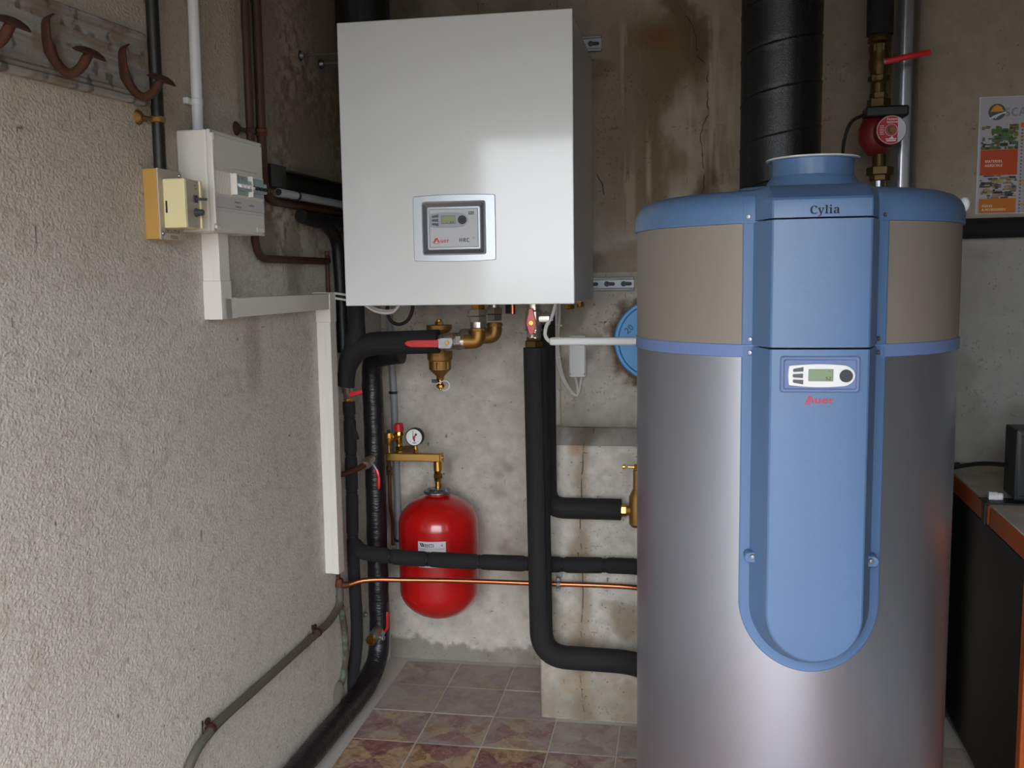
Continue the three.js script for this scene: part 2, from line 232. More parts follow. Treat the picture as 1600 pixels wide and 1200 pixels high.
{ // the thicker foot of the wall behind the tank, its arris worn
  const g = boxAt(-0.398, 0.72, -0.02, 0.812, -0.02, 0.37, 0.012, 4);
  struct('concrete_plinth', uvPlane(g, 'X', 'Y'), plinthMat, wallBack);
  struct('plinth_ledge', uvPlane(new THREE.ExtrudeGeometry(poly([[-0.355, 0.800], [-0.366, 0.804], [-0.366, 0.811], [-0.262, 0.8455], [-0.24, 0.846], [-0.03, 0.813], [-0.03, 0.800]]), { depth: 1.09, bevelEnabled: false }).rotateY(Math.PI / 2).translate(-0.392, 0, 0), 'X', 'Y'), plinthMat, wallBack);  // ledge top raised into a slope, shaped to catch more doorway light
}
// the other walls, ceiling, outside ground
const plainMat = std(0x6f665a, 0.95, 0, { bumpMap: rep(concreteBump.clone(), 1, 1), bumpScale: 0.004 });
struct('wall_right', uvPlane(new THREE.BoxGeometry(0.25, 2.55, 3.76).translate(2.565, 1.275, 1.63), 'Z', 'Y'), plainMat);
struct('wall_front', uvPlane(mg(new THREE.BoxGeometry(0.6, 2.55, 0.2).translate(-1.385, 1.275, 3.41), new THREE.BoxGeometry(1.82, 2.55, 0.2).translate(1.53, 1.275, 3.41), new THREE.BoxGeometry(1.705, 0.515, 0.2).translate(-0.2325, 2.2925, 3.41)), 'X', 'Y'), plainMat);
struct('ceiling', new THREE.BoxGeometry(4.4, 0.2, 3.86).translate(0.5, 2.65, 1.61), M.ceiling);
struct('ground', new THREE.BoxGeometry(40, 0.1, 24).translate(0, -0.075, 15.51), std(0x67655f, 0.95));
// floor: cement bed and the single tiles
const floor = struct('floor', new THREE.BoxGeometry(4.2, 0.2, 3.76).translate(0.45, -0.1011, 1.63), std(0xbcb8b0, 0.95, 0, { bumpMap: rep(concreteBump.clone(), 3, 3), bumpScale: 0.002 }));
{
  const tg = loft([[0.1825, 0.1825, 0.001, -0.012], [0.1825, 0.1825, 0.001, -0.0012], [0.1805, 0.1805, 0.001, 0]], { k: 1 }).rotateX(-Math.PI / 2);
  const tileTex = (s, dust) => dataTex(160, 160, (u, v) => {
    const wx = fbm(u * 5, v * 5, 3, 0, 0, s + 1) - 0.5, wy = fbm(u * 5, v * 5, 3, 0, 0, s + 2) - 0.5, a = u - 0.5 + wx * 0.16, b = v - 0.5 + wy * 0.16, side = Math.abs(a) > Math.abs(b) ? 0 : 1;
    const m = fbm(u * 6 + wx * 5, v * 6 + wy * 5, 4, 0, 0, s + 5), vein = Math.abs(fbm(u * 5 + wx * 3, v * 5 - wy * 3, 3, 0, 0, s + 9) - 0.5);
    let c = side ? mix3([0.38, 0.19, 0.19], [0.58, 0.36, 0.33], sstep(0.25, 0.75, m)) : mix3([0.50, 0.34, 0.22], [0.74, 0.60, 0.43], sstep(0.25, 0.75, m));
    c = mix3(c, [0.70, 0.62, 0.52], (1 - sstep(0.008, 0.03, vein)) * 0.6);
    const d = clamp(dust + (fbm(u * 4, v * 4, 4, 0, 0, s + 31) - 0.5) * 0.9 * (1 - Math.abs(dust - 0.4)));
    c = mix3(c, [0.66, 0.635, 0.615], d); const sp = vnoise(u * 60, v * 60, 0, 0, s + 3); return sp > 0.965 ? c.map((k) => k * 0.75) : c;
  });
  const mats = [0.80, 0.62, 0.30, 0.10].map((d, k) => [0, 1, 2, 3].map((s) => std(0xffffff, 0.55 + d * 0.35, 0, { map: tileTex(100 + s * 40 + k * 7, d), bumpMap: grain(2), bumpScale: 0.0006 })));
  const r = rng(4);
  for (let k = -2; k < 17; k++) for (let i = -1; i < 11; i++) {
    const x = -0.907 + 0.186 * (i + 0.5), z = 0.391 + 0.186 * (k + 0.5); if (x < -0.96 || z > 3.3 || z < 0.01) { r(); r(); continue; }
    if (x > -0.44 && x < 0.75 && z < 0.36) { r(); r(); continue; }
    const t = struct('floor_tile', tg, mats[k < 0 ? 0 : k === 0 ? (i > 2 ? 0 : 1) : k === 1 ? (i > 2 ? 1 : 2) : 3][Math.floor(r() * 4)], floor);
    t.position.set(x, (r() - 0.5) * 0.0012, z); t.rotation.y = Math.floor(r() * 4) * Math.PI / 2;
  }
}

// ================================================================ WATER HEATER (large floor tank)
const fonts = { serif: await new FontLoader().loadAsync('fonts/droid/droid_serif_bold.typeface.json'), sans: await new FontLoader().loadAsync('fonts/droid/droid_sans_bold.typeface.json') };
function lettering(text, font, size, x, y, z, width) {
  const g = new TextGeometry(text, { font: fonts[font], size, depth: 0.0006, curveSegments: 6, bevelEnabled: false }); g.computeBoundingBox(); const b = g.boundingBox;
  g.translate(-b.min.x, 0, 0); if (width) g.scale(width / (b.max.x - b.min.x), 1, 1); return g.translate(x, y, z);
}
function roofLetter(s, x, y, z) {                    // the striped roof-shaped capital that starts the maker's name
  const f = (pts) => new THREE.ExtrudeGeometry(poly(pts), { depth: 0.0006, bevelEnabled: false });
  return mg(f([[0.62, 1.0], [0.78, 1.0], [1.15, 0.0], [0.93, 0.0], [0.70, 0.72], [0.55, 0.72]]), f([[0.20, 0.45], [0.45, 0.98], [0.60, 1.0], [0.36, 0.48], [0.12, 0.0], [-0.02, 0.0]]), f([[0.30, 0.22], [0.56, 0.68], [0.66, 0.66], [0.44, 0.22], [0.34, 0.02], [0.20, 0.0]]), f([[0.50, 0.2], [0.66, 0.5], [0.74, 0.3], [0.6, 0.12], [0.48, 0.08]]), f([[-0.1, -0.10], [0.72, -0.10], [0.70, -0.2], [-0.14, -0.2]])).scale(s, s, 1).translate(x, y, z);
}
// the small controller faces of tank and cabinet have the same shape
function controllerShape(w, h) { const s = new THREE.Shape(), kr = h * 0.40, kx = w / 2 - kr; s.moveTo(-w / 2 + 0.002, h * 0.42); s.quadraticCurveTo(-w * 0.05, h * 0.56, w * 0.30, h * 0.46); s.quadraticCurveTo(kx + kr * 0.2, h * 0.45, kx + kr * 0.45, h * 0.36); s.absarc(kx, 0, kr, 1.1, -1.1, true); s.quadraticCurveTo(kx + kr * 0.2, -h * 0.45, w * 0.30, -h * 0.46); s.quadraticCurveTo(-w * 0.05, -h * 0.56, -w / 2 + 0.002, -h * 0.42); s.quadraticCurveTo(-w / 2 - 0.001, 0, -w / 2 + 0.002, h * 0.42); return s; }
function controllerButtons(w, h) { return [1, 0, -1].map((k) => { const s = new THREE.Shape(), x0 = -w / 2 + 0.008 + Math.abs(k) * 0.0005, x1 = x0 + 0.0155, y0 = k * h * 0.29, t = 0.0034; s.moveTo(x0, y0 - k * 0.0018 - t * 0.7); s.lineTo(x1, y0 - t); s.lineTo(x1, y0 + t); s.lineTo(x0, y0 - k * 0.0018 + t * 0.7); s.quadraticCurveTo(x0 - 0.0018, y0 - k * 0.0018, x0, y0 - k * 0.0018 - t * 0.7); return s; }); }
const knobGeo = (r, h) => mg(lathe([[0, 0], [r, 0], [r * 0.98, h * 0.8], [r * 0.9, h], [0, h * 0.94]], 36).rotateX(Math.PI / 2), ...Array.from({ length: 14 }, (_, k) => box(r * 0.75, 0.0007, 0.0012, r * 0.5, 0, h * 0.96, 0.0003, 1).rotateZ(k * 0.4488)));
const screwHead = (r) => mg(lathe([[r, 0], [r, r * 0.3], [r * 0.75, r * 0.7], [r * 0.3, r * 0.85], [r * 0.28, r * 0.5], [0, r * 0.5]], 18).rotateX(Math.PI / 2));
const TX = 0.229, TZ = 0.97, TR = 0.318, PX = 0.235, PZ = 1.352;
{
  const t = thing('water_heater', 'tall silver and blue cylindrical water heater with a collar on its lid', 'water heater', [TX, 0, TZ]);
  const L = (pr, seg = 96) => lathe(pr, seg).translate(TX, 0, TZ);
  part(t, 'lower_jacket', L([[0, 0.02], [TR - 0.004, 0.02], [TR, 0.026], [TR, 1.139]]), M.tankSilver, 'silver painted lower jacket');
  part(t, 'base_ring', L([[TR - 0.03, 0], [TR - 0.008, 0], [TR - 0.008, 0.03], [TR - 0.03, 0.03]]), M.black);
  part(t, 'trim_band', L([[TR - 0.001, 1.1375], [TR + 0.0022, 1.139], [TR + 0.0022, 1.1605], [TR - 0.001, 1.162]]), M.blueBand, 'narrow lavender blue band');
  part(t, 'upper_jacket', L([[TR, 1.16], [TR, 1.384]]), M.tankTaupe, 'taupe upper jacket');
  part(t, 'lid', L([[TR - 0.002, 1.376], [TR + 0.0045, 1.377], [TR + 0.0045, 1.398], [TR + 0.002, 1.410], [TR - 0.004, 1.421], [TR - 0.015, 1.431], [TR - 0.033, 1.4375], [TR - 0.07, 1.4405], [0, 1.441]]), M.blue, 'blue domed lid');
  const zc = (x) => TZ + Math.sqrt(Math.max(0, TR * TR - (x - TX) ** 2));
  const half = [[0, 'p', 0], [0.04, 'p', 0], [0.070, 'p', 0.0006], [0.0785, 'p', 0.0012], [0.0815, 'p', 0.003], [0.0835, 'p', 0.007], [0.086, 'p', 0.013], [0.1045, 'f', 0.0065], [0.1065, 'f', 0.003], [0.110, 'f', 0.0024], [0.1225, 'f', 0.0024], [0.1245, 'f', 0.0012], [0.125, 'f', -0.004]];
  const sag = (x) => -0.45 * (x - PX) ** 2, zAt = (x, kind, d) => kind === 'p' ? PZ + sag(x) - d : zc(x) + d;
  const both = [...half.slice(1).reverse().map(([s, k, d]) => [-s, k, d]), ...half];
  const rows = (ys) => grid(both.length - 1, ys.length - 1, (u, v, i, j) => { const [s, k, d] = both[i], [y, drop] = ys[j], x = PX + s; let z = zAt(x, k, d); if (k === 'p') z -= drop; if (drop > 0.03) z = Math.min(z, PZ - drop); if (ys[j][2]) z = zc(x) - 0.006; return V(x, y, z); }, [0.25, 0.25], 0.35);
  part(t, 'upper_cover', rows([[1.1605, 0, 1], [1.1615, 0], [1.2, 0], [1.25, 0], [1.3, 0], [1.35, 0], [1.3775, 0], [1.3785, 0, 1]]), M.blue, 'blue ribbed upper cover');
  { // prow of the lid above the seam
    const ys = [[1.380, 0, 1, TR], [1.3805, 0, 0, 0.323], [1.404, 0, 0, 0.3218], [1.410, 0.0015, 0, 0.3205], [1.4145, 0.006, 0, 0.318], [1.424, 0.027, 0, 0.3115], [1.434, 0.049, 0, 0.297], [1.4400, 0.066, 0, 0.262], [1.4425, 0.10, 0, 0.20]];
    const g = grid(both.length - 1, ys.length - 1, (u, v, i, j) => { const [s, k, d] = both[i], [y, drop, edge, rl] = ys[j], x = PX + s, lz = TZ + Math.sqrt(rl * rl - (x - TX) ** 2); let z = k === 'p' ? Math.max(PZ + sag(x) - d - drop, lz) : lz + Math.min(d, 0.0015); if (edge) z = zc(x) - 0.002; return V(x, y, z); }, [0.25, 0.1], 0.35);
    const lid = t.children[4]; part(lid, 'lid_prow', g, M.blue);
    part(lid, 'lettering', lettering('Cylia', 'serif', 0.0135, 0.2145, 1.3855, PZ + 0.0001, 0.0475), M.navy, 'dark name lettering');
    // collar and its flange
    const C = (pr) => lathe(pr, 64).translate(0.2515, 0, 1.08);
    const col = part(t, 'collar', C([[0.092, 1.438], [0.088, 1.444], [0.0845, 1.462], [0.080, 1.468], [0.0775, 1.472], [0.0765, 1.503], [0.074, 1.503], [0.073, 1.44]]), M.blue, 'blue round air collar');
    part(col, 'collar_flange', C([[0.0745, 1.5025], [0.0865, 1.5030], [0.0875, 1.5045], [0.0865, 1.506], [0.0745, 1.5062]]), M.whitePlastic, 'thin white flange');
    const rear = lathe([[0.092, 1.438], [0.090, 1.475], [0.084, 1.475], [0.084, 1.44]], 48).translate(0.218, 0, 0.80); part(t, 'collar', rear, M.blue);
  }
  { // long lower cover with a round foot
    const yc = 0.688, n1 = 24, n2 = 40, N = 2 * n1 + n2, path = [];
    for (let i = 0; i <= N; i++) path.push(i <= n1 ? [PX, mix(1.158, yc, i / n1), -1, 0] : i >= n1 + n2 ? [PX, mix(yc, 1.158, (i - n1 - n2) / n1), 1, 0] : [PX, yc, -Math.cos((i - n1) / n2 * Math.PI), -Math.sin((i - n1) / n2 * Math.PI)]);
    const g = grid(N, half.length - 1, (u, v, i, j) => { const [cx, cy, nx, ny] = path[i], [s, k, d] = half[j], x = cx + nx * s, y = cy + ny * s; return V(x, y, zAt(x, k, d)); }, [1, 0.12], 0.35);
    const top = grid(both.length - 1, 1, (u, v, i, j) => { const [s, k, d] = both[i], x = PX + s; return V(x, 1.158, j ? zAt(x, k, d) : zc(x) - 0.006); }, [0.2, 0.05], 0.35);
    const cover = part(t, 'lower_cover', mg(g, top.index ? top.toNonIndexed() : top), M.blue, 'long blue lower cover with a rounded foot');
    for (const s of [-1, 1]) part(cover, 'screw_boss', loft([[0.031, 0.021, 0.0100, -0.04], [0.030, 0.020, 0.0095, -0.001], [0.027, 0.017, 0.008, 0.0012]], { k: 6 }).translate(PX + s * 0.1015, 0.776, 1.2960), M.blue);
    part(cover, 'display_frame', loft([[0.132, 0.064, 0.006, -0.004], [0.130, 0.062, 0.005, 0.0022], [0.126, 0.058, 0.005, 0.0040], [0.120, 0.052, 0.004, 0.0040], [0.116, 0.048, 0.003, 0.0012]], { k: 5 }).translate(0.2355, 1.116, PZ - 0.001), M.blueDeep, 'lavender blue display frame');
    const face = part(cover, 'controller', ext(controllerShape(0.108, 0.038), 0.004, 0.0008).translate(0.2375, 1.114, PZ + 0.0002), M.whitePlastic, 'white controller face');
    part(face, 'screen', slab(0.0405, 0.0205, 0.0008, 0, 0.0008, 0.0002, 2).translate(0.2365, 1.115, PZ + 0.0043), print(256, 128, (c, w, h) => { c.fillStyle = '#7f9373'; c.fillRect(0, 0, w, h); c.fillStyle = '#2b3328'; c.font = 'bold 50px monospace'; c.fillText('52', 176, 116); c.font = 'bold 26px monospace'; c.fillText('°', 232, 98); c.fillRect(206, 16, 14, 5); c.strokeStyle = '#4b5a45'; c.lineWidth = 6; c.strokeRect(0, 0, w, h); }, 0.3), 'green liquid crystal screen');
    part(face, 'knob', knobGeo(0.0108, 0.004).translate(0.2775, 1.114, PZ + 0.0042), M.knob, 'dark round knob');
    for (const s of controllerButtons(0.108, 0.038)) part(face, 'button', ext(s, 0.0016, 0.0003).translate(0.2375, 1.114, PZ + 0.0042), M.button);
    part(cover, 'lettering', mg(roofLetter(0.0125, 0.2125, 1.0665, PZ + 0.0002), lettering('uer', 'sans', 0.0108, 0.2285, 1.0665, PZ + 0.0002, 0.030)), M.redPrint, 'red maker lettering');
  }
  for (const [x, y, z] of [[0.120, 1.388, zc(0.12) + 0.0045], [0.349, 1.386, zc(0.349) + 0.0045], [0.1255, 1.171, 0], [0.344, 1.171, 0], [0.1255, 1.147, 0], [0.344, 1.147, 0], [0.1325, 0.778, 1.2972], [0.3375, 0.778, 1.2972]])
    part(t, 'screw', screwHead(0.0045).rotateY(z > 1.29 && z < 1.3 ? 0 : (x - TX) * 3).translate(x, y, z > 1 ? z : zc(x) + 0.0025 + z), M.screw);
  part(t, 'drain_cap', sph(0.0125, TX + TR * Math.cos(0.25) + 0.001, 1.414, TZ + TR * Math.sin(0.25), [0.8, 1.15, 1]), M.whitePlastic, 'small white cap on the right of the lid');
}

// ================================================================ WALL-HUNG CABINET
{
  const t = thing('heat_pump_cabinet', 'large glossy white wall cabinet with a small silver control panel', 'boiler cabinet', [-0.561, 1.22, 0.35]);
  part(t, 'casing', boxAt(-0.859, -0.263, 1.221, 1.935, 0.065, 0.616, 0.003), M.whiteSide, 'pale grey metal casing');
  part(t, 'front_door', boxAt(-0.862, -0.260, 1.220, 1.937, 0.613, 0.634, 0.0025, 3), M.whiteCoat, 'glossy white front door');
  const cx = -0.5655, cy = 1.415, z = 0.634, w = 0.209, h = 0.160, s = new THREE.Shape();
  s.moveTo(-w / 2 - 0.001, h / 2 - 0.003); s.quadraticCurveTo(-w / 2 - 0.001, h / 2, -w / 2 + 0.002, h / 2 + 0.0005); s.quadraticCurveTo(0, h / 2 + 0.006, w / 2 - 0.002, h / 2 + 0.0005); s.quadraticCurveTo(w / 2 + 0.001, h / 2, w / 2 + 0.001, h / 2 - 0.003); s.quadraticCurveTo(w / 2 + 0.002, 0, w / 2 + 0.001, -h / 2 + 0.003); s.quadraticCurveTo(w / 2 + 0.001, -h / 2, w / 2 - 0.002, -h / 2 - 0.0005); s.quadraticCurveTo(0, -h / 2 - 0.006, -w / 2 + 0.002, -h / 2 - 0.0005); s.quadraticCurveTo(-w / 2 - 0.001, -h / 2, -w / 2 - 0.001, -h / 2 + 0.003); s.quadraticCurveTo(-w / 2 - 0.002, 0, -w / 2 - 0.001, h / 2 - 0.003);
  const p = part(t, 'control_panel', ext(s, 0.004, 0.0014).translate(cx, cy, z), M.silverPlastic, 'silver control panel with bowed edges');
  const gap = ext(s, 0.0012, 0).scale(1.012, 1.016, 1).translate(cx, cy, z - 0.0002); part(p, 'gasket', gap, M.black);
  part(p, 'frame', loft([[0.166, 0.136, 0.007, 0.003], [0.163, 0.133, 0.006, 0.0125], [0.160, 0.130, 0.005, 0.0135], [0.157, 0.127, 0.004, 0.0125]], { cap: false }).translate(cx, cy, z), M.silverPlastic, 'raised silver rim');
  part(p, 'recess', loft([[0.157, 0.127, 0.004, 0.0125], [0.137, 0.107, 0.003, 0.0055]], { cap: false }).translate(cx, cy, z), M.darkSilver, 'dark sloping recess');
  part(p, 'inner_frame', loft([[0.138, 0.108, 0.004, 0.0052], [0.135, 0.105, 0.004, 0.0078], [0.131, 0.101, 0.003, 0.0078], [0.129, 0.099, 0.003, 0.006]], {}).translate(cx, cy, z), M.silverPlastic);
  part(p, 'faceplate', slab(0.127, 0.097, 0.003, 0.005, 0.0072, 0.0004).translate(cx, cy, z), print(1016, 776, (c, w, h) => {
    c.fillStyle = '#bfc1c4'; c.fillRect(0, 0, w, h); c.strokeStyle = '#5c5f63'; c.lineWidth = 9; c.strokeRect(6, 6, w - 12, h - 12);
    c.fillStyle = '#c9202e'; c.beginPath(); c.moveTo(60, 680); c.lineTo(115, 590); c.lineTo(160, 575); c.lineTo(215, 680); c.lineTo(180, 680); c.lineTo(150, 615); c.lineTo(105, 680); c.closePath(); c.fill(); c.fillRect(75, 692, 130, 10);
    c.font = 'bold 112px sans-serif'; c.fillText('uer', 218, 680); c.fillStyle = '#1c262c'; c.font = 'bold 112px sans-serif'; c.fillText('HRC', 610, 672); c.fillStyle = '#8a4c58'; c.font = '58px sans-serif'; c.fillText('70', 878, 615);
    c.fillStyle = '#43484c'; c.fillRect(818, 62, 112, 62); c.fillStyle = '#c4c6c8'; c.fillRect(830, 74, 26, 16); c.fillRect(830, 98, 60, 6); c.fillRect(864, 78, 52, 8); c.fillRect(900, 98, 18, 14);
  }, 0.45));
  const f = part(p, 'controller', ext(controllerShape(0.098, 0.0375), 0.0022, 0.0006).translate(cx - 0.0125, cy + 0.020, z + 0.0066), std(0x9a9fa5, 0.45, 0.1), 'grey controller face');
  part(f, 'screen', slab(0.037, 0.0205, 0.0006, 0, 0.0008, 0.0002, 2).translate(cx - 0.0135, cy + 0.021, z + 0.0088), print(256, 128, (c, w, h) => { c.fillStyle = '#8b8d68'; c.fillRect(0, 0, w, h); c.fillStyle = '#2f3325'; c.fillRect(92, 104, 22, 9); c.fillRect(160, 98, 26, 16); c.fillRect(196, 94, 10, 20); c.fillRect(214, 94, 10, 20); c.strokeStyle = '#3f4238'; c.lineWidth = 10; c.strokeRect(0, 0, w, h); }, 0.3), 'olive liquid crystal screen');
  part(f, 'knob', knobGeo(0.0112, 0.004).translate(cx + 0.0225, cy + 0.020, z + 0.0086), M.knob, 'dark round knob');
  for (const b of controllerButtons(0.098, 0.0375)) part(f, 'button', ext(b, 0.0016, 0.0003).translate(cx - 0.0145, cy + 0.020, z + 0.0088), M.button);
}
{ // hanging rails with slots and bolts
  for (const [y0, y1, xr, lab] of [[1.243, 1.286, -0.139, 'slotted galvanised mounting rail behind the foot of the white cabinet'], [1.967, 2.013, -0.237, 'galvanised mounting rail end peeping out beside the top of the white cabinet']]) {
    const t = thing('mounting_rail', lab, 'rail', [-0.5, y0, 0.03]), h = y1 - y0, sh = poly([[-0.84, y0], [xr, y0], [xr, y1], [-0.84, y1]]);
    for (const x of [xr - 0.012, xr - 0.064, xr - 0.116, xr - 0.168]) { const q = new THREE.Path(); q.absarc(x - 0.018, y0 + h / 2, 0.0055, Math.PI / 2, Math.PI * 1.5); q.absarc(x, y0 + h / 2, 0.0055, -Math.PI / 2, Math.PI / 2); sh.holes.push(q); }
    const web = part(t, 'web', new THREE.ExtrudeGeometry(sh, { depth: 0.0025, bevelEnabled: false }).translate(0, 0, 0.040), M.galv);
    part(web, 'lip', mg(boxAt(-0.84, xr, y1 - 0.009, y1, 0.034, 0.047, 0.002), boxAt(-0.84, xr, y0, y0 + 0.009, 0.034, 0.047, 0.002)), M.galv);
    part(t, 'spacer', boxAt(xr - 0.2, xr - 0.001, y0 + 0.002, y1 - 0.002, 0.0285, 0.0385, 0.001), M.black);
    for (const x of [xr - 0.032, xr - 0.084, xr - 0.157]) part(t, 'bolt', mg(lathe([[0.0085, 0], [0.0085, 0.002], [0.006, 0.003], [0.006, 0.008], [0.003, 0.008], [0.003, 0.005], [0, 0.005]], 18).rotateX(Math.PI / 2).translate(x, y0 + h / 2, 0.0425)), M.knob);
  }
}

// ================================================================ EXPANSION VESSEL AND SAFETY GROUP
{
  const x = -0.753, z = 0.145, r = 0.127, t = thing('expansion_vessel', 'red domed expansion vessel with a white label hung against the wall', 'expansion vessel', [x, 0.2, z]);
  const pr = []; for (let i = 0; i <= 10; i++) { const a = i / 10 * Math.PI / 2; pr.push([r * Math.sin(a), 0.300 - 0.092 * Math.cos(a) ** 1.15]); } for (let i = 0; i <= 12; i++) { const a = i / 12 * Math.PI / 2; pr.push([Math.max(0.03, r * Math.cos(a)), 0.512 + 0.098 * Math.sin(a)]); }
  part(t, 'shell', lathe(pr, 72, 1.0).translate(x, 0, z), M.redPaint, 'glossy red shell dusty on top');
  part(t, 'neck', cyl(0.034, 0.012, 36).translate(x, 0.605, z), M.redPaint);
  const fl = part(t, 'flange', lathe([[0, 0.612], [0.043, 0.612], [0.0455, 0.615], [0.0455, 0.619], [0.043, 0.622], [0.030, 0.623], [0.026, 0.628], [0, 0.628]], 40).translate(x, 0, z), M.screw, 'bright galvanised flange');
  for (let k = 0; k < 6; k++) part(fl, 'bolt', hexNut(0.0042, 0.004).translate(x + 0.036 * Math.cos(k * 1.047 + 0.5), 0.6215, z + 0.036 * Math.sin(k * 1.047 + 0.5)), M.galv);
  part(t, 'valve_cap', cyl(0.006, 0.008, 14).translate(x, 0.2015, z), M.black, 'black valve cap');
  const a0 = 0.075, wl = 0.69;
  const lab = grid(16, 1, (u, v) => { const a = a0 - wl / 2 + u * wl; return V(x + (r + 0.0006) * Math.sin(a), mix(0.4075, 0.4885, v), z + (r + 0.0006) * Math.cos(a)); }, [1, 1], 1);
  part(t, 'label_sticker', lab, print(512, 480, (c, w, h) => {
    c.fillStyle = '#e3e3ea'; c.fillRect(0, 0, w, h); c.fillStyle = '#0b0b10'; c.beginPath(); for (const o of [0, 36]) { c.moveTo(30 + o, 28); c.lineTo(56 + o, 28); c.lineTo(84 + o, 92); c.lineTo(66 + o, 100); } c.fill(); c.beginPath(); c.moveTo(86, 92); c.lineTo(104, 40); c.lineTo(114, 40); c.lineTo(96, 98); c.fill();
    c.font = 'bold 58px sans-serif'; c.fillText('WATTS', 118, 82); c.fillRect(120, 92, 180, 8); c.fillStyle = '#7c7d86'; for (let k = 0; k < 9; k++) c.fillRect(30, 150 + k * 34, 120 + (k * 97) % 320, 5); c.strokeStyle = '#55565e'; c.lineWidth = 4; c.beginPath(); c.moveTo(24, 132); c.lineTo(490, 132); c.stroke(); c.fillRect(420, 40, 50, 5); c.fillRect(430, 60, 24, 24);
  }), 'white printed label');
}
{
  const z = 0.145, t = thing('safety_manifold', 'brass bar above the red vessel carrying gauge, safety valve and air vent', 'manifold', [-0.83, 0.726, z]);
  part(t, 'bar', boxAt(-0.934, -0.742, 0.7145, 0.7390, z - 0.0125, z + 0.0125, 0.003, 3), M.brass, 'square brass bar');
  part(t, 'end_cap', mg(boxAt(-0.7425, -0.7345, 0.7130, 0.7405, z - 0.0135, z + 0.0135, 0.002), cylX(0.006, 0.003, [-0.735, 0.7267, z], [1, 0, 0], 14)), M.brassShiny);
  part(t, 'wall_stay', boxAt(-0.90, -0.86, 0.7165, 0.7370, -0.005, z - 0.012, 0.002), M.brassDull);
  { const x = -0.8755, s = part(t, 'safety_valve', mg(hexNut(0.0105, 0.010).translate(x, 0.738, z), hexNut(0.0135, 0.014).rotateY(0.3).translate(x, 0.748, z), lathe([[0.010, 0.762], [0.0095, 0.768], [0.011, 0.772], [0.011, 0.792], [0.0145, 0.796], [0.0150, 0.806], [0.013, 0.811], [0, 0.811]], 24).translate(x, 0, z), cylX(0.0105, 0.022, [x, 0.792, z], [-0.8, 0, 0.6], 18), torus(0.0108, 0.0022).rotateY(-0.93).translate(x - 0.0175, 0.792, z + 0.013)), M.brassShiny, 'brass safety valve');
    part(s, 'valve_cap', mg(lathe([[0, 0.8095], [0.0158, 0.8095], [0.0158, 0.813], [0.0138, 0.832], [0.012, 0.834], [0, 0.834]], 14, 0.3).translate(x, 0, z)), M.redCap, 'red ribbed cap'); }
  { const x = -0.823, y = 0.792, g = part(t, 'pressure_gauge', mg(along(lathe([[0, 0], [0.0265, 0], [0.0285, 0.003], [0.0285, 0.024], [0.0275, 0.026], [0.0258, 0.026], [0.0255, 0.0245], [0, 0.0245]], 48), [x, y, z - 0.013], [0, 0, 1])), M.black, 'black-cased pressure gauge');
    part(g, 'dial', along(new THREE.CircleGeometry(0.0256, 40).rotateX(-Math.PI / 2), [x, y, z + 0.0118], [0, 0, 1]), print(256, 256, (c) => {
      c.fillStyle = '#e9ebe8'; c.fillRect(0, 0, 256, 256); c.translate(128, 128); c.fillStyle = '#3c4140'; c.beginPath(); c.moveTo(0, 0); c.arc(0, -6, 66, -1.25, -0.55); c.closePath(); c.fill(); c.fillStyle = '#a8adaa'; for (let k = 0; k < 11; k++) { const a = 2.3 + k * 0.47; c.save(); c.rotate(a); c.fillRect(92, -2, 16, 4); c.restore(); }
      c.fillStyle = '#c02a34'; for (const a of [2.3, 0.85]) { c.save(); c.rotate(a); c.fillRect(78, -3, 18, 6); c.restore(); } c.fillStyle = '#25282a'; c.fillRect(-30, 84, 62, 12); }), 'white dial');
    part(g, 'needle', mg(box(0.0016, 0.027, 0.0006, x - 0.003, y + 0.008, z + 0.0130, 0.0003, 1).rotateZ(0), box(0.0042, 0.009, 0.0006, x + 0.0012, y - 0.009, z + 0.0130, 0.0003, 1)), M.black);
    part(g, 'pointer', mg(cylX(0.0045, 0.0015, [x, y, z + 0.0125], [0, 0, 1], 16), box(0.004, 0.012, 0.0006, x - 0.0008, y - 0.003, z + 0.0136, 0.0003, 1)), M.redCap, 'red setting pointer');
    part(g, 'stem', mg(hexNut(0.0085, 0.013).translate(x + 0.0015, 0.7385, z), cyl(0.0058, 0.016, 14).translate(x + 0.0015, 0.750, z)), M.brassShiny, 'brass stem'); }
  { const x = -0.909, v = part(t, 'air_vent', mg(cyl(0.0055, 0.03, 14).translate(x, 0.738, z), lathe([[0, 0.764], [0.0095, 0.764], [0.0115, 0.768], [0.0125, 0.786], [0.0135, 0.787], [0.014, 0.800], [0.0132, 0.803], [0, 0.803]], 28).translate(x, 0, z)), M.brass, 'brass bottle air vent'); part(v, 'vent_cap', cyl(0.0048, 0.010, 12).translate(x, 0.8025, z), M.black, 'black cap'); }
  { const x = -0.751; part(t, 'connector', mg(cyl(0.0135, 0.032, 28).translate(x, 0.6835, z), hexNut(0.0115, 0.009).translate(x, 0.675, z), hexNut(0.0155, 0.0145).rotateY(0.3).translate(x, 0.6605, z), hexNut(0.0118, 0.010).translate(x, 0.650, z), cyl(0.010, 0.024, 20).translate(x, 0.6282, z)), M.brassShiny, 'brass connector to the vessel'); }
  part(t, 'tail', mg(cyl(0.0055, 0.024, 14).translate(-0.911, 0.694, z), hexNut(0.0095, 0.013).translate(-0.911, 0.682, z), hexNut(0.0105, 0.012).rotateY(0.4).translate(-0.911, 0.667, z), hose([[-0.911, 0.668, z], [-0.911, 0.62, z], [-0.914, 0.56, z - 0.01], [-0.92, 0.50, z - 0.05], [-0.925, 0.42, z - 0.06]], 0.0055, { seg: 24, rad: 10 })), M.copperOld, 'dull copper tail below the bar');
}

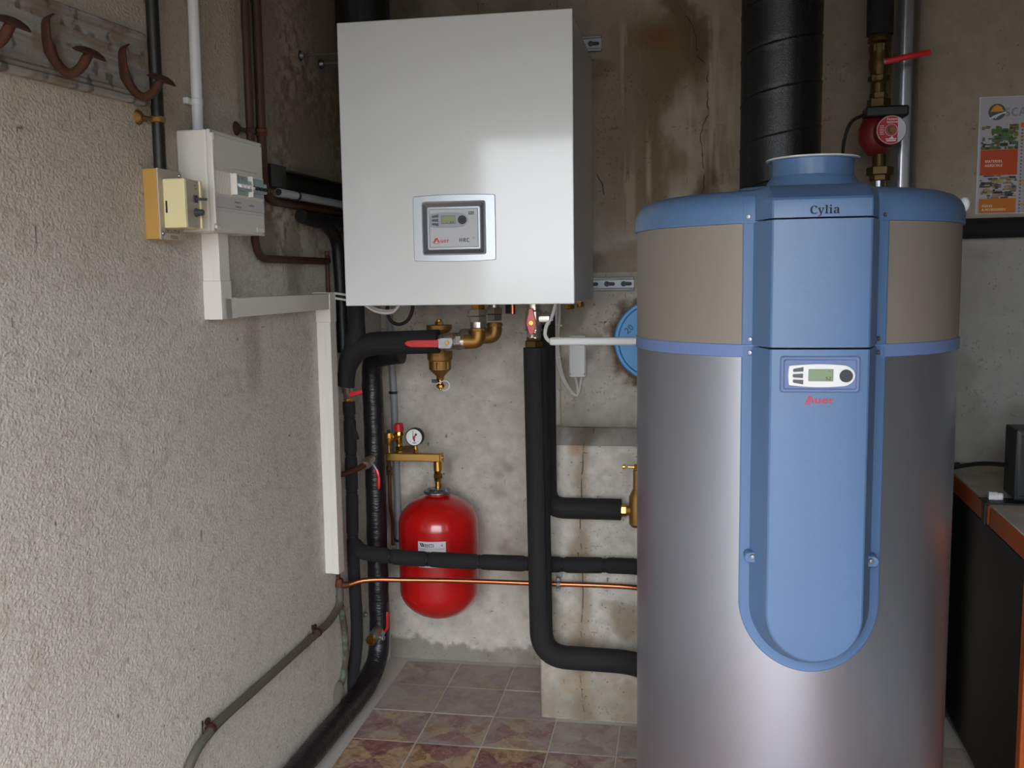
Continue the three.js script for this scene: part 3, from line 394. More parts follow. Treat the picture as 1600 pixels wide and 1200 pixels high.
// ================================================================ ON THE LEFT WALL (axes: along the wall to the corner, up, out of the wall)
const LW = { left: true };
{ // coat rack of a moulded board and three forged hooks
  const t = thing('coat_rack', 'weathered grey moulded board with rusty forged coat hooks', 'coat rack', [-1.6, 1.68, 0], LW);
  const prof = [[0, 0], [-0.012, 0], [-0.016, 0.003], [-0.017, 0.010], [-0.013, 0.014], [-0.0145, 0.019], [-0.0105, 0.024], [-0.010, 0.027], [-0.010, 0.108], [-0.0105, 0.111], [-0.0145, 0.115], [-0.013, 0.120], [-0.017, 0.124], [-0.016, 0.131], [-0.012, 0.134], [0, 0.134]];
  const board = new THREE.ExtrudeGeometry(poly(prof), { depth: 0.95, bevelEnabled: false }).rotateY(Math.PI / 2).translate(-0.95, 0, 0).rotateZ(0.030).translate(-1.302, 1.623, 0);
  const wood = dataTex(512, 256, (u, v) => { const g = fbm(u * 8, v * 60, 4, 0, 0, 5), p = fbm(u * 14, v * 7, 5, 0, 0, 9); let c = mix3([0.50, 0.485, 0.46], [0.66, 0.645, 0.62], g); c = mix3(c, [0.50, 0.42, 0.33], sstep(0.5, 0.7, p) * 0.7); return mix3(c, [0.27, 0.26, 0.23], sstep(0.62, 0.75, fbm(u * 30, v * 10, 3, 0, 0, 19)) * 0.6); });
  part(t, 'board', uvPlane(board, 'X', 'Y'), std(0xffffff, 0.85, 0, { map: rep(wood, 1.6, 3.5), bumpMap: rep(wrinkle.clone(), 2, 6), bumpScale: 0.0012 }));
  for (const [u, d] of [[-1.765, 0.004], [-1.592, 0], [-1.388, -0.001]]) {
    const c = spline([[u + 0.014, 1.722 + d, 0.022], [u + 0.003, 1.712 + d, 0.017], [u, 1.690 + d, 0.016], [u, 1.662 + d, 0.022], [u, 1.636 + d, 0.038], [u, 1.624 + d, 0.056], [u, 1.630 + d, 0.074], [u, 1.654 + d, 0.094]]);
    const h = part(t, 'hook', sweep(c, (k, a, m) => mix(0.0035, 0.0105, sstep(0, 0.16, k)) * mix(1, 0.74, sstep(0.35, 0.6, k)) * (1 + 0.10 * (vnoise(m * 120, a * 2, 0, 0, 3) - 0.5)), { seg: 48, rad: 14, flat: (k) => { const q = sstep(0.25, 0.6, k); return [mix(0.45, 1, q), mix(1.35, 1, q)]; } }), M.rust, 'rusty forged hook');
    part(h, 'hook_head', along(lathe([[0, 0.005], [0.010, 0.0042], [0.020, 0.0005], [0.0262, -0.0045], [0.0255, -0.0065], [0.016, -0.003], [0.008, -0.004], [0, -0.006]], 28), [u, 1.656 + d, 0.0955], [0.05, 0.93, 0.36]), M.rust);
  }
}
{
  const t = thing('black_pipe', 'straight black steel pipe running up from the ochre switch box', 'pipe', [-1.289, 1.5, 0.02], LW);
  part(t, 'tube', pipe([[-1.289, 1.505, 0.021], [-1.285, 2.54, 0.021]], 0.0122, { seg: 4 }), M.blackPipe);
  const c = part(t, 'pipe_clip', mg(cyl(0.0148, 0.011, 24).translate(-1.289, 1.594, 0.021)), M.brassDull, 'brass pipe clip');
  part(c, 'rosette', mg(along(lathe([[0, 0.011], [0.006, 0.010], [0.012, 0.005], [0.0145, 0], [0, 0]], 24), [-1.322, 1.600, 0], [0, 0, 1]), pipe([[-1.322, 1.600, 0.008], [-1.298, 1.600, 0.018]], 0.004, { seg: 4, rad: 10 })), M.brassDull);
}
{
  const t = thing('wall_conduit', 'pale grey plastic conduit rising from the white fuse box', 'conduit', [-1.127, 1.6, 0.016], LW);
  part(t, 'tube', pipe([[-1.133, 1.5955, 0.0165], [-1.118, 2.54, 0.0165]], 0.0115, { seg: 4 }), M.pvcWhite);
  part(t, 'conduit_clip', mg(cyl(0.0132, 0.012, 24).translate(-1.132, 1.654, 0.0165), boxAt(-1.160, -1.136, 1.6535, 1.6665, 0, 0.012, 0.002)), M.pvcWhite);
}
{
  const t = thing('copper_riser', 'rusty brown pipe dropping behind the fuse box and running level to the corner', 'pipe', [-0.9, 1.35, 0.014], LW);
  part(t, 'tube', pipe([[-0.898, 2.54, 0.016], [-0.899, 1.341, 0.016], [-0.458, 1.341, 0.012]], 0.0095, { seg: 70, bend: 0.055 }), M.rustPipe);
  part(t, 'drop_tube', pipe([[-0.455, 1.37, 0.009], [-0.455, 0.405, 0.009]], 0.0062, { seg: 4 }), M.rustPipe);
  part(t, 'joint', sph(0.011, -0.455, 1.345, 0.010, [1, 1.4, 0.8]), M.copperOld);
  part(t, 'pipe_clamp', mg(cyl(0.0115, 0.014, 20).translate(-0.898, 1.628, 0.016), along(lathe([[0, 0.01], [0.008, 0.009], [0.0165, 0], [0, 0]], 20), [-0.936, 1.636, 0], [0, 0, 1]), boxAt(-0.936, -0.90, 1.631, 1.639, 0.007, 0.013, 0.001)), M.rustPipe);
}
{
  const t = thing('copper_riser', 'brown pipe with a soldered collar bending under the black steel ledge', 'pipe', [-0.84, 1.6, 0.016], LW);
  part(t, 'tube', pipe([[-0.838, 2.54, 0.016], [-0.843, 1.482, 0.016], [-0.03, 1.480, 0.016]], 0.0112, { seg: 80, bend: 0.06 }), M.rustPipe);
  part(t, 'collar', lathe([[0, -0.009], [0.0125, -0.009], [0.0145, -0.006], [0.0132, 0], [0.0145, 0.006], [0.0125, 0.009], [0, 0.009]], 24).translate(-0.841, 1.640, 0.016), M.copperOld);
}
{
  const t = thing('steel_ledge', 'blackened steel angle fixed along the left wall into the corner', 'ledge', [-0.5, 1.54, 0], LW);
  part(t, 'angle', mg(boxAt(-0.745, -0.02, 1.556, 1.562, 0, 0.036, 0.001), boxAt(-0.745, -0.02, 1.518, 1.558, 0, 0.012, 0.002)), M.boilerBlack);
  part(t, 'end_block', boxAt(-0.822, -0.742, 1.514, 1.570, 0, 0.030, 0.003), M.boilerBlack);
}
{
  const t = thing('overflow_pipe', 'short grey plastic pipe with a black joint under the steel ledge', 'pipe', [-0.6, 1.5, 0.044], LW);
  part(t, 'tube', pipe([[-0.822, 1.5005, 0.0445], [-0.04, 1.5005, 0.0445]], 0.0098, { seg: 4, rad: 24 }), M.pvcGrey);
  part(t, 'coupling', along(cyl(0.0112, 0.012, 24), [-0.724, 1.5005, 0.0445], [1, 0, 0]), M.black);
  part(t, 'bore', along(new THREE.CircleGeometry(0.0083, 24).rotateX(-Math.PI / 2), [-0.8232, 1.5005, 0.0445], [-1, 0, 0]), M.black);
}
{
  const t = thing('black_cable', 'thick black cable sagging beside the rusty pipe near the corner', 'cable', [-0.5, 1.4, 0.02], LW);
  part(t, 'sheath', hose([[-0.10, 1.452, 0.030], [-0.40, 1.446, 0.030], [-0.58, 1.448, 0.024], [-0.645, 1.455, 0.020]], (k, a, m) => 0.0175 + 0.0008 * Math.sin(m * 900), { seg: 130, rad: 12 }), M.cableBlack);
  part(t, 'branch', hose([[-0.50, 1.442, 0.028], [-0.425, 1.40, 0.026], [-0.405, 1.33, 0.024], [-0.398, 1.20, 0.024], [-0.395, 1.08, 0.024]], 0.0175, { seg: 40, rad: 12 }), M.cableBlack);
}
{ // fuse box
  const t = thing('fuse_box', 'white plastic fuse box with a row of circuit breakers', 'fuse box', [-1.077, 1.39, 0], LW), u0 = -1.193, u1 = -0.962;
  part(t, 'enclosure', boxAt(u0, u1, 1.3905, 1.5950, 0, 0.066, 0.004, 3), M.enclosure);
  const d = part(t, 'door', boxAt(u0 + 0.001, u1 - 0.0005, 1.3895, 1.5955, 0.0655, 0.0745, 0.003, 3), M.enclosureDoor);
  part(d, 'upper_cover', slab(0.196, 0.062, 0.008, 0.0740, 0.0775, 0.0012).translate(-1.083, 1.5555, 0), M.enclosureDoor);
  part(d, 'lower_cover', slab(0.214, 0.040, 0.004, 0.0740, 0.0765, 0.001).translate(-1.077, 1.4145, 0), M.enclosureDoor);
  part(d, 'rim', mg(boxAt(u0 + 0.002, u0 + 0.0065, 1.405, 1.588, 0.073, 0.0795, 0.002), boxAt(u0 + 0.004, u0 + 0.012, 1.5715, 1.589, 0.073, 0.0805, 0.003), boxAt(u0 + 0.006, u0 + 0.022, 1.3955, 1.4035, 0.073, 0.0795, 0.003)), M.enclosure);
  part(d, 'latch', slab(0.034, 0.010, 0.003, 0.0760, 0.0785, 0.0008).translate(-0.992, 1.4010, 0), M.enclosure);
  for (const [x, y] of [[u0 + 0.008, 1.590], [u1 - 0.008, 1.589], [u1 - 0.008, 1.3945], [u0 + 0.008, 1.3945]]) part(d, 'screw', along(cyl(0.0028, 0.002, 12), [x, y, 0.0742], [0, 0, 1]), M.pvcGrey);
  for (let k = 0; k < 9; k++) part(d, 'blank', boxAt(-1.181 + k * 0.0068, -1.1755 + k * 0.0068, 1.4680, 1.5145, 0.0735, 0.0772, 0.0008, 1), M.enclosure);
  part(d, 'name_strip', boxAt(-1.186, u1 + 0.003 - 0.005, 1.4395, 1.4630, 0.0738, 0.0756, 0.0006, 1), print(1024, 112, (c, w, h) => { c.fillStyle = '#c4c3c2'; c.fillRect(0, 0, w, h); c.fillStyle = '#33343e'; c.font = 'bold 34px sans-serif'; c.fillText('Pompe à', 390, 48); c.fillText('chaleur', 400, 92); c.fillText('ballon', 690, 60); c.fillStyle = '#8d8c88'; c.fillRect(0, h - 5, w, 5); }), 'grey handwritten label strip');
  part(t, 'breaker_bay', boxAt(-1.116, u1 - 0.0035, 1.4665, 1.5160, 0.0735, 0.0765, 0.001), M.enclosure);
  for (let k = 0; k < 8; k++) {
    const x = -1.1135 + k * 0.01775, b = part(t, 'circuit_breaker', mg(boxAt(x + 0.0003, x + 0.0170, 1.4715, 1.5130, 0.072, 0.0790, 0.001), boxAt(x + 0.0003, x + 0.0170, 1.4810, 1.5030, 0.076, 0.0880, 0.0015)), M.breakerGrey);
    part(b, 'toggle', along(boxAt(-0.0042, 0.0042, 0, 0.0125, -0.003, 0.003, 0.001), [x + 0.0086, 1.4925, 0.086], [0, -0.45, 0.9]), k < 4 ? M.whitePlastic : M.cableBlack);
    if (k === 0 || k === 4) part(b, 'spacer', boxAt(x - 0.0022, x + 0.0004, 1.4695, 1.5140, 0.072, 0.0905, 0.001), M.enclosure);
  }
}
{ // trunking below the fuse box
  const t = thing('cable_trunking', 'white plastic cable trunking stepping down from the fuse box', 'trunking', [-0.8, 1.2, 0], LW), d = 0.040;
  part(t, 'drop', boxAt(-1.114, -1.073, 1.285, 1.3905, 0, d, 0.0015), M.trunk); part(t, 'lid', boxAt(-1.1147, -1.0723, 1.285, 1.3905, 0.024, d + 0.0008, 0.0012), M.trunk);
  part(t, 'corner_piece', mg(boxAt(-1.1165, -1.0705, 1.2065, 1.2895, 0, d + 0.0025, 0.0015), boxAt(-1.10, -1.048, 1.2065, 1.2530, 0, d + 0.0025, 0.0015)), M.trunk);
  part(t, 'run', boxAt(-1.05, -0.515, 1.2090, 1.2505, 0, d, 0.0015), M.trunk); part(t, 'lid', boxAt(-1.05, -0.515, 1.2085, 1.2510, 0.024, d + 0.0006, 0.0012), M.trunk);
  part(t, 'corner_piece', mg(boxAt(-0.527, -0.4835, 1.172, 1.2535, 0, d + 0.0025, 0.0015), boxAt(-0.548, -0.50, 1.2525, 1.2550, 0, d + 0.003, 0.0008)), M.trunk);
  part(t, 'drop', boxAt(-0.5245, -0.4855, 0.4585, 1.19, 0, d, 0.0015), M.trunk); part(t, 'lid', boxAt(-0.5252, -0.4848, 0.4580, 1.19, 0.024, d + 0.0008, 0.0012), M.trunk);
}
{ // old switch box
  const t = thing('switch_box', 'old ochre and cream switch box labelled by hand beside the fuse box', 'switch box', [-1.29, 1.44, 0], LW);
  part(t, 'back_box', boxAt(-1.318, -1.236, 1.3705, 1.5050, 0, 0.0290, 0.002), M.ochre, 'ochre back box');
  const p = part(t, 'cover_plate', boxAt(-1.3182, -1.2358, 1.3700, 1.5055, 0.0290, 0.0325, 0.001), M.plateMetal, 'beige metal cover plate');
  part(p, 'writing', slab(0.056, 0.0225, 0.001, 0.0325, 0.0328, 0.0001, 2).translate(-1.2775, 1.3815, 0), print(384, 160, (c, w, h) => { c.fillStyle = '#b9b1a0'; c.fillRect(0, 0, w, h); c.fillStyle = '#1d1a18'; c.font = 'bold 66px sans-serif'; c.fillText('CIRCULATEUR', 6, 68, 370); c.fillText('FIOUL', 140, 146, 220); }, 0.6), 'handwritten black marker words');
  for (const [x, y] of [[-1.311, 1.3815], [-1.243, 1.497]]) part(p, 'screw', screwHead(0.0042).translate(x, y, 0.0325), M.steel);
  const c = part(t, 'switch_housing', mg(boxAt(-1.3040, -1.248, 1.3920, 1.4860, 0.0322, 0.0790, 0.0025)), M.cream, 'cream switch housing');
  part(c, 'front_plate', boxAt(-1.3000, -1.252, 1.3940, 1.4845, 0.0788, 0.0802, 0.0008), M.plateMetal);
  part(c, 'lip', boxAt(-1.2535, -1.2475, 1.3925, 1.4855, 0.0788, 0.0835, 0.001), M.cream);
  part(c, 'toggle_switch', mg(boxAt(-1.2765, -1.2625, 1.4420, 1.4560, 0.080, 0.0830, 0.001), pipe([[-1.2695, 1.4490, 0.082], [-1.2665, 1.4475, 0.104]], 0.0024, { seg: 3, rad: 10 })), M.knob, 'dark toggle switch');
  part(c, 'knob', along(lathe([[0, 0], [0.0085, 0], [0.0085, 0.003], [0.0068, 0.005], [0.006, 0.015], [0.005, 0.0165], [0, 0.0165]], 10, 0.3), [-1.2690, 1.4225, 0.0802], [0, 0, 1]), M.knob, 'dark turning knob');
  part(c, 'slot', boxAt(-1.3046, -1.3034, 1.4210, 1.4440, 0.0370, 0.0410, 0.0004, 1), M.black);
  part(c, 'indicator', mg(along(cyl(0.0013, 0.0006, 10, 0.0001), [-1.268, 1.4745, 0.0800], [0, 0, 1]), along(cyl(0.0013, 0.0006, 10, 0.0001), [-1.266, 1.4685, 0.0800], [0, 0, 1])), M.black);
}
for (const [u, y, lab, len] of [[-0.566, 1.878, 'left of the two steel anchor bolts beside the top of the white cabinet', 0.118], [-0.437, 1.884, 'right of the two steel anchor bolts beside the top of the white cabinet', 0.116]]) {
  const t = thing('anchor_bolt', lab, 'bolt', [u, y, 0], LW);
  part(t, 'washer', along(cyl(0.0135, 0.002, 28, 0.0005), [u, y, 0], [0, 0, 1]), M.blackPipe); part(t, 'nut', along(lathe([[0, 0], [0.009, 0], [0.0092, 0.005], [0.0075, 0.010], [0.003, 0.0125], [0, 0.0128]], 20), [u, y, 0.002], [0, 0, 1]), M.screw);
  part(t, 'rod', along(cyl(0.0026, len - 0.01, 12), [u, y, 0.012], [0, 0, 1]), M.steel);
}
{
  const t = thing('anchor_bolt', 'small steel bolt low between the two upright black pipes', 'bolt', [-0.235, 0.236, 0], LW);
  part(t, 'washer', along(cyl(0.010, 0.002, 24, 0.0005), [-0.235, 0.236, 0], [0, 0, 1]), M.steel); part(t, 'nut', along(lathe([[0, 0], [0.007, 0], [0.0072, 0.004], [0.005, 0.008], [0, 0.0095]], 20), [-0.235, 0.236, 0.002], [0, 0, 1]), M.screw);
}
{ // old waste pipe low along the wall
  const t = thing('waste_pipe', 'old grey pipe running low along the rough left wall', 'pipe', [-0.8, 0.32, 0.013], LW);
  part(t, 'tube', sweep(bent([[-0.455, 0.405, 0.012], [-0.455, 0.345, 0.013], [-0.535, 0.322, 0.013], [-1.18, 0.322, 0.013], [-1.262, 0.306, 0.013], [-1.315, 0.262, 0.013], [-1.37, 0.17, 0.013], [-1.42, 0.06, 0.013]], 0.045), (k, a, m) => 0.0105 + 0.0006 * (vnoise(m * 25, a, 0, 0, 8) - 0.5), { seg: 120, rad: 18 }), M.oldGrey);
  part(t, 'joint', lathe([[0, 0], [0.0125, 0], [0.013, 0.004], [0.0115, 0.018], [0.009, 0.024], [0, 0.024]], 20).translate(-0.455, 0.398, 0.012), M.copperOld);
  for (const [u, y] of [[-0.648, 0.328], [-1.222, 0.327]]) { part(t, 'wire_hook', torus(0.0125, 0.0016, 4.6).rotateZ(-0.3).rotateY(0.5).translate(u - 0.004, y + 0.012, 0.011), M.rust, 'bent rusty wire hook'); part(t, 'rust_saddle', mg(cylX(0.0118, 0.012, [u + 0.02, 0.322, 0.013], [1, 0, 0], 18), sph(0.008, u + 0.030, 0.336, 0.003, [1.3, 1, 0.6]), sph(0.006, u + 0.030, 0.306, 0.003, [1.1, 1.3, 0.6])), M.rust); }
}
{
  const t = thing('corroded_pipe', 'green corroded copper stub bending into the foot of the left wall', 'pipe', [-0.44, 0.2, 0.012], LW);
  part(t, 'tube', hose([[-0.458, 0.372, 0.010], [-0.440, 0.30, 0.012], [-0.428, 0.23, 0.013], [-0.430, 0.16, 0.012], [-0.447, 0.11, 0.007], [-0.452, 0.085, 0.0]], (k, a, m) => 0.0085 + 0.0018 * vnoise(m * 90, a * 2, 0, 0, 3), { seg: 50, rad: 12 }), M.verdigris);
}
{
  const t = thing('plaster_lump', 'crumbly mortar lump where the corroded pipe enters the wall', 'mortar', [-0.478, 0.08, 0], LW);
  const g = new THREE.IcosahedronGeometry(0.026, 3), p = g.attributes.position; for (let i = 0; i < p.count; i++) { const v = V().fromBufferAttribute(p, i), k = 1 + 0.5 * (fbm(v.x * 60 + 9, v.y * 60 + v.z * 40, 3, 0, 0, 5) - 0.5); p.setXYZ(i, v.x * k * 0.9 - 0.48 + v.y * 0.3, v.y * k * 1.35 + 0.080, v.z * k * 0.7 + 0.002); } g.computeVertexNormals();
  part(t, 'lump', crease(g, 0.9), M.plaster);
}

// ================================================================ INSULATED AND COPPER PIPES IN THE CORNER
const tied = (r, ties) => (k, a, m) => { let q = r * (1 + 0.05 * (vnoise(m * 30, a * 0.6, 0, 0, 7) - 0.5)); for (const s of ties) q *= 1 - 0.20 * Math.exp(-(((m - s) / 0.0075) ** 2)); return q; };
function addTies(t, curve, ties, r) { const L = curve.getLength(); for (const s of ties) { const p = curve.getPointAt(s / L), d = curve.getTangentAt(s / L); part(t, 'cable_tie', mg(along(torus(r * 0.84, 0.0022, 6.2832, 8, 28).rotateX(Math.PI / 2), [p.x, p.y, p.z], [d.x, d.y, d.z]), box(0.005, 0.0045, 0.004, p.x, p.y, p.z + r * 0.93, 0.0008, 1)), M.black); } }
{
  const t = thing('insulated_pipe', 'narrow black foam-wrapped upright pipe bound with cable ties next to the white trunking', 'insulated pipe', [-0.957, 0.5, 0.37]);
  const c = spline([[-0.955, 0.932, 0.376], [-0.9565, 0.85, 0.371], [-0.957, 0.70, 0.370], [-0.9585, 0.58, 0.370], [-0.960, 0.47, 0.370], [-0.957, 0.34, 0.370], [-0.9555, 0.25, 0.370], [-0.960, 0.17, 0.372], [-0.972, 0.10, 0.375], [-0.988, 0.05, 0.378]]), ties = [0.047, 0.159, 0.272, 0.405];
  part(t, 'foam_sleeve', sweep(c, tied(0.0185, ties), { seg: 200, rad: 18 }), M.foamSoft); addTies(t, c, ties, 0.0185);
  part(t, 'foam_flap', hose([[-0.945, 0.868, 0.382], [-0.938, 0.845, 0.384], [-0.9345, 0.822, 0.384]], (k) => mix(0.004, 0.0105, k), { seg: 12, rad: 12 }), M.foamSoft);
}
{
  const t = thing('ball_valve', 'small ball valve with red lever between the black pipes near the white trunking', 'valve', [-0.953, 0.95, 0.39]), d = [0.045, 0.9, 0.40];
  part(t, 'body', latheX([[0, 0], [0.0125, 0], [0.0135, 0.004], [0.0135, 0.014], [0.0155, 0.017], [0.0155, 0.036], [0.0125, 0.040], [0, 0.040]], [-0.9545, 0.948, 0.384], d, 20), M.nickel);
  part(t, 'union', hexX(0.0135, 0.018, [-0.9555, 0.930, 0.377], d), M.brassShiny);
  part(t, 'lever', box(0.040, 0.013, 0.004, 0, 0, 0, 0.002).rotateZ(0.28).translate(-0.922, 0.962, 0.409), M.redLever, 'red lever'); part(t, 'stem', cylX(0.005, 0.014, [-0.940, 0.957, 0.396], [0.2, 0, 1], 12), M.nickel);
}
{
  const t = thing('insulated_pipe', 'thick shiny tape-wrapped black pipe bending out along the floor', 'insulated pipe', [-0.93, 0.4, 0.22]);
  const c = spline([[-0.822, 1.0665, 0.270], [-0.875, 1.060, 0.262], [-0.915, 1.045, 0.245], [-0.930, 1.00, 0.228], [-0.932, 0.90, 0.221], [-0.9325, 0.70, 0.219], [-0.934, 0.50, 0.219], [-0.934, 0.30, 0.220], [-0.933, 0.18, 0.223], [-0.935, 0.105, 0.245], [-0.943, 0.055, 0.310], [-0.950, 0.0365, 0.40], [-0.955, 0.0345, 0.52], [-0.960, 0.0345, 0.70], [-0.970, 0.0345, 1.00], [-0.990, 0.0345, 1.6], [-1.014, 0.0345, 2.3]]);
  part(t, 'tape_wrap', sweep(c, (k, a, m) => 0.0315 * (1 + 0.07 * (fbm(m * 34 + Math.sin(a) * 0.8, Math.cos(a) * 1.6 + 4, 3, 0, 0, 7) - 0.5) + 0.025 * Math.abs(Math.sin(m * 42 + a))), { seg: 420, rad: 30 }), M.tape);
}
{
  const t = thing('insulated_pipe', 'wide black foam elbow under the left end of the white cabinet', 'insulated pipe', [-0.9, 1.1, 0.42]);
  const end = 0.5;
  part(t, 'foam_sleeve', hose([[-0.9515, 0.984, 0.417], [-0.944, 1.02, 0.418], [-0.932, 1.06, 0.420], [-0.905, 1.092, 0.420], [-0.865, 1.105, 0.420], [-0.80, 1.108, 0.420], [-0.668, 1.1125, 0.420]], (k) => mix(0.0285, 0.0335, sstep(0.1, 0.35, k)) - 0.003 * Math.exp(-(((k - 0.11) / 0.08) ** 2)), { seg: 90, rad: 28 }), M.foam);
  part(t, 'foam_riser', hose([[-0.9085, 1.2185, 0.420], [-0.9095, 1.15, 0.420], [-0.918, 1.09, 0.420]], (k) => mix(0.0235, 0.030, sstep(0.3, 0.9, k)), { seg: 30, rad: 22 }), M.foam);
  part(t, 'seam', box(0.17, 0.0016, 0.0012, -0.78, 1.0975, 0.4528, 0.0005, 1).rotateZ(0), M.black);
}
{
  const t = thing('insulated_pipe', 'level black foam-wrapped pipe crossing in front of the red vessel', 'insulated pipe', [-0.5, 0.476, 0.41]);
  const c = spline([[-0.948, 0.502, 0.382], [-0.925, 0.492, 0.402], [-0.88, 0.4855, 0.409], [-0.80, 0.479, 0.410], [-0.55, 0.4745, 0.410], [-0.30, 0.475, 0.408], [-0.12, 0.477, 0.408], [-0.06, 0.477, 0.44], [0.02, 0.477, 0.60], [0.05, 0.477, 0.70]]);
  const L = c.getLength(), ties = [-0.832, -0.717, -0.565, -0.425, -0.325, -0.205].map((x) => { let b = 0, d = 9; for (let i = 0; i <= 400; i++) { const e = Math.abs(c.getPointAt(i / 400).x - x); if (e < d) { d = e; b = i / 400; } } return b * L; });
  part(t, 'foam_sleeve', sweep(c, tied(0.0228, ties), { seg: 300, rad: 20 }), M.foamSoft); addTies(t, c, ties, 0.0228);
}
{
  const t = thing('copper_pipe', 'bright bare copper pipe crossing low in front of the red vessel', 'copper pipe', [-0.5, 0.412, 0.4]);
  part(t, 'tube', hose([[-0.966, 0.400, 0.452], [-0.945, 0.405, 0.452], [-0.91, 0.4150, 0.446], [-0.87, 0.4175, 0.436], [-0.80, 0.4145, 0.420], [-0.65, 0.4135, 0.404], [-0.42, 0.4135, 0.398], [-0.12, 0.4125, 0.396], [-0.05, 0.4125, 0.43], [0.02, 0.4125, 0.60], [0.05, 0.4125, 0.70]], 0.0072, { seg: 140, rad: 16 }), M.copper);
  part(t, 'elbow', mg(sph(0.011, -0.966, 0.402, 0.452), cylX(0.0095, 0.022, [-0.966, 0.4015, 0.452], [1, 0.15, 0], 16)), M.copperOld, 'dull copper elbow');
  part(t, 'pipe_clip', mg(cylX(0.0092, 0.010, [-0.343, 0.4132, 0.398], [1, 0, 0], 18), boxAt(-0.345, -0.332, 0.396, 0.4315, 0.391, 0.395, 0.001), cylX(0.0055, 0.010, [-0.3385, 0.4285, 0.392], [0, 0, 1], 12), cylX(0.0050, 0.010, [-0.3385, 0.3985, 0.392], [0, 0, 1], 12), cylX(0.0105, 0.003, [-0.3385, 0.432, 0.3705], [0, 0, 1], 18), cylX(0.003, 0.023, [-0.3385, 0.4132, 0.369], [0, 0, 1], 10)), M.galv, 'galvanised pipe clip');
}
{
  const t = thing('insulated_pipe', 'thick black foam-wrapped pipe dropping from the red butterfly valve then bending right', 'insulated pipe', [-0.38, 0.6, 0.47]);
  part(t, 'foam_sleeve', pipe([[-0.386, 1.098, 0.470], [-0.3775, 0.228, 0.470], [-0.10, 0.224, 0.472], [0.04, 0.224, 0.72]], 0.0325, { seg: 120, bend: 0.075, rad: 28 }), M.foam);
  part(t, 'seam', hose([[-0.3655, 1.09, 0.5005], [-0.3605, 0.70, 0.4995], [-0.3575, 0.36, 0.4985]], 0.0012, { seg: 20, rad: 6 }), M.black);
}
{
  const t = thing('insulated_pipe', 'black foam-wrapped pipe turning right to the brass fitting behind the tank', 'insulated pipe', [-0.36, 0.9, 0.405]);
  part(t, 'foam_sleeve', pipe([[-0.3685, 1.185, 0.4055], [-0.3685, 0.6385, 0.4055], [-0.158, 0.639, 0.4055]], 0.0298, { seg: 90, bend: 0.055, rad: 24 }), M.foam);
}
{
  const t = thing('brass_tee', 'brass fitting with a bleed screw half hidden behind the tank', 'fitting', [-0.12, 0.64, 0.407]);
  part(t, 'nut', hexX(0.0165, 0.016, [-0.1585, 0.637, 0.4065], [1, 0, 0], 0.26), M.brassShiny);
  part(t, 'body', mg(lathe([[0, 0.590], [0.018, 0.592], [0.024, 0.60], [0.024, 0.676], [0.018, 0.690], [0.0125, 0.70], [0.0125, 0.752], [0, 0.752]], 28).translate(-0.112, 0, 0.4065), cylX(0.014, 0.03, [-0.144, 0.637, 0.4065], [1, 0, 0], 20), cylX(0.018, 0.10, [-0.095, 0.637, 0.4065], [0.5, 0, 0.86], 20), cylX(0.014, 0.24, [-0.055, 0.637, 0.475], [0.42, 0, 0.9], 18)), M.brassDull);
  part(t, 'bleed_screw', mg(hexX(0.011, 0.016, [-0.112, 0.752, 0.4065], [0, 1, 0]), cylX(0.0035, 0.028, [-0.112, 0.7605, 0.4065], [-1, 0, 0], 12), cylX(0.0055, 0.008, [-0.146, 0.7605, 0.4065], [-1, 0, 0], 12)), M.brassShiny);
}
{
  const t = thing('ball_valve', 'nickel valve with red butterfly handle on top of the thick black drop pipe', 'valve', [-0.389, 1.15, 0.47]), x = -0.389, z = 0.470;
  part(t, 'body', mg(lathe([[0, 1.220], [0.0185, 1.220], [0.0185, 1.200], [0.0225, 1.196], [0.0235, 1.165], [0.021, 1.150], [0.0235, 1.148], [0.0235, 1.144], [0.0195, 1.142], [0.0195, 1.124], [0, 1.124]].reverse(), 32).translate(x, 0, z), hexNut(0.0215, 0.014).rotateY(0.2).translate(x, 1.126, z)), M.nickel);
  part(t, 'union', mg(hexNut(0.0215, 0.010).translate(x, 1.117, z), hexNut(0.0262, 0.0185).rotateY(0.26).translate(x, 1.0985, z)), M.brassDark, 'brass union nut');
  const s = new THREE.Shape(); s.moveTo(-0.0045, 0.038); s.lineTo(0.0045, 0.038); s.quadraticCurveTo(0.008, 0.015, 0.0122, 0.001); s.quadraticCurveTo(0.010, -0.010, 0.005, -0.026); s.quadraticCurveTo(0, -0.033, -0.005, -0.026); s.quadraticCurveTo(-0.010, -0.010, -0.0122, 0.001); s.quadraticCurveTo(-0.008, 0.015, -0.0045, 0.038);
  const h = part(t, 'handle', ext(s, 0.007, 0.0014).translate(x - 0.002, 1.1655, z + 0.028), M.redLever, 'red butterfly handle'); part(h, 'screw', mg(cylX(0.0068, 0.003, [x - 0.002, 1.1665, z + 0.034], [0, 0, 1], 20), cylX(0.0038, 0.004, [x - 0.002, 1.1665, z + 0.034], [0, 0, 1], 6)), M.brassShiny); part(t, 'stem', cylX(0.007, 0.030, [x - 0.002, 1.1665, z], [0, 0, 1], 16), M.nickel);
  const c = part(t, 'side_port', mg(cylX(0.0165, 0.040, [x + 0.005, 1.1760, z], [1, 0, 0], 28)), M.nickel); part(c, 'plug', hexX(0.0068, 0.008, [x + 0.0445, 1.1760, z], [1, 0, 0]), M.whitePlastic);
}
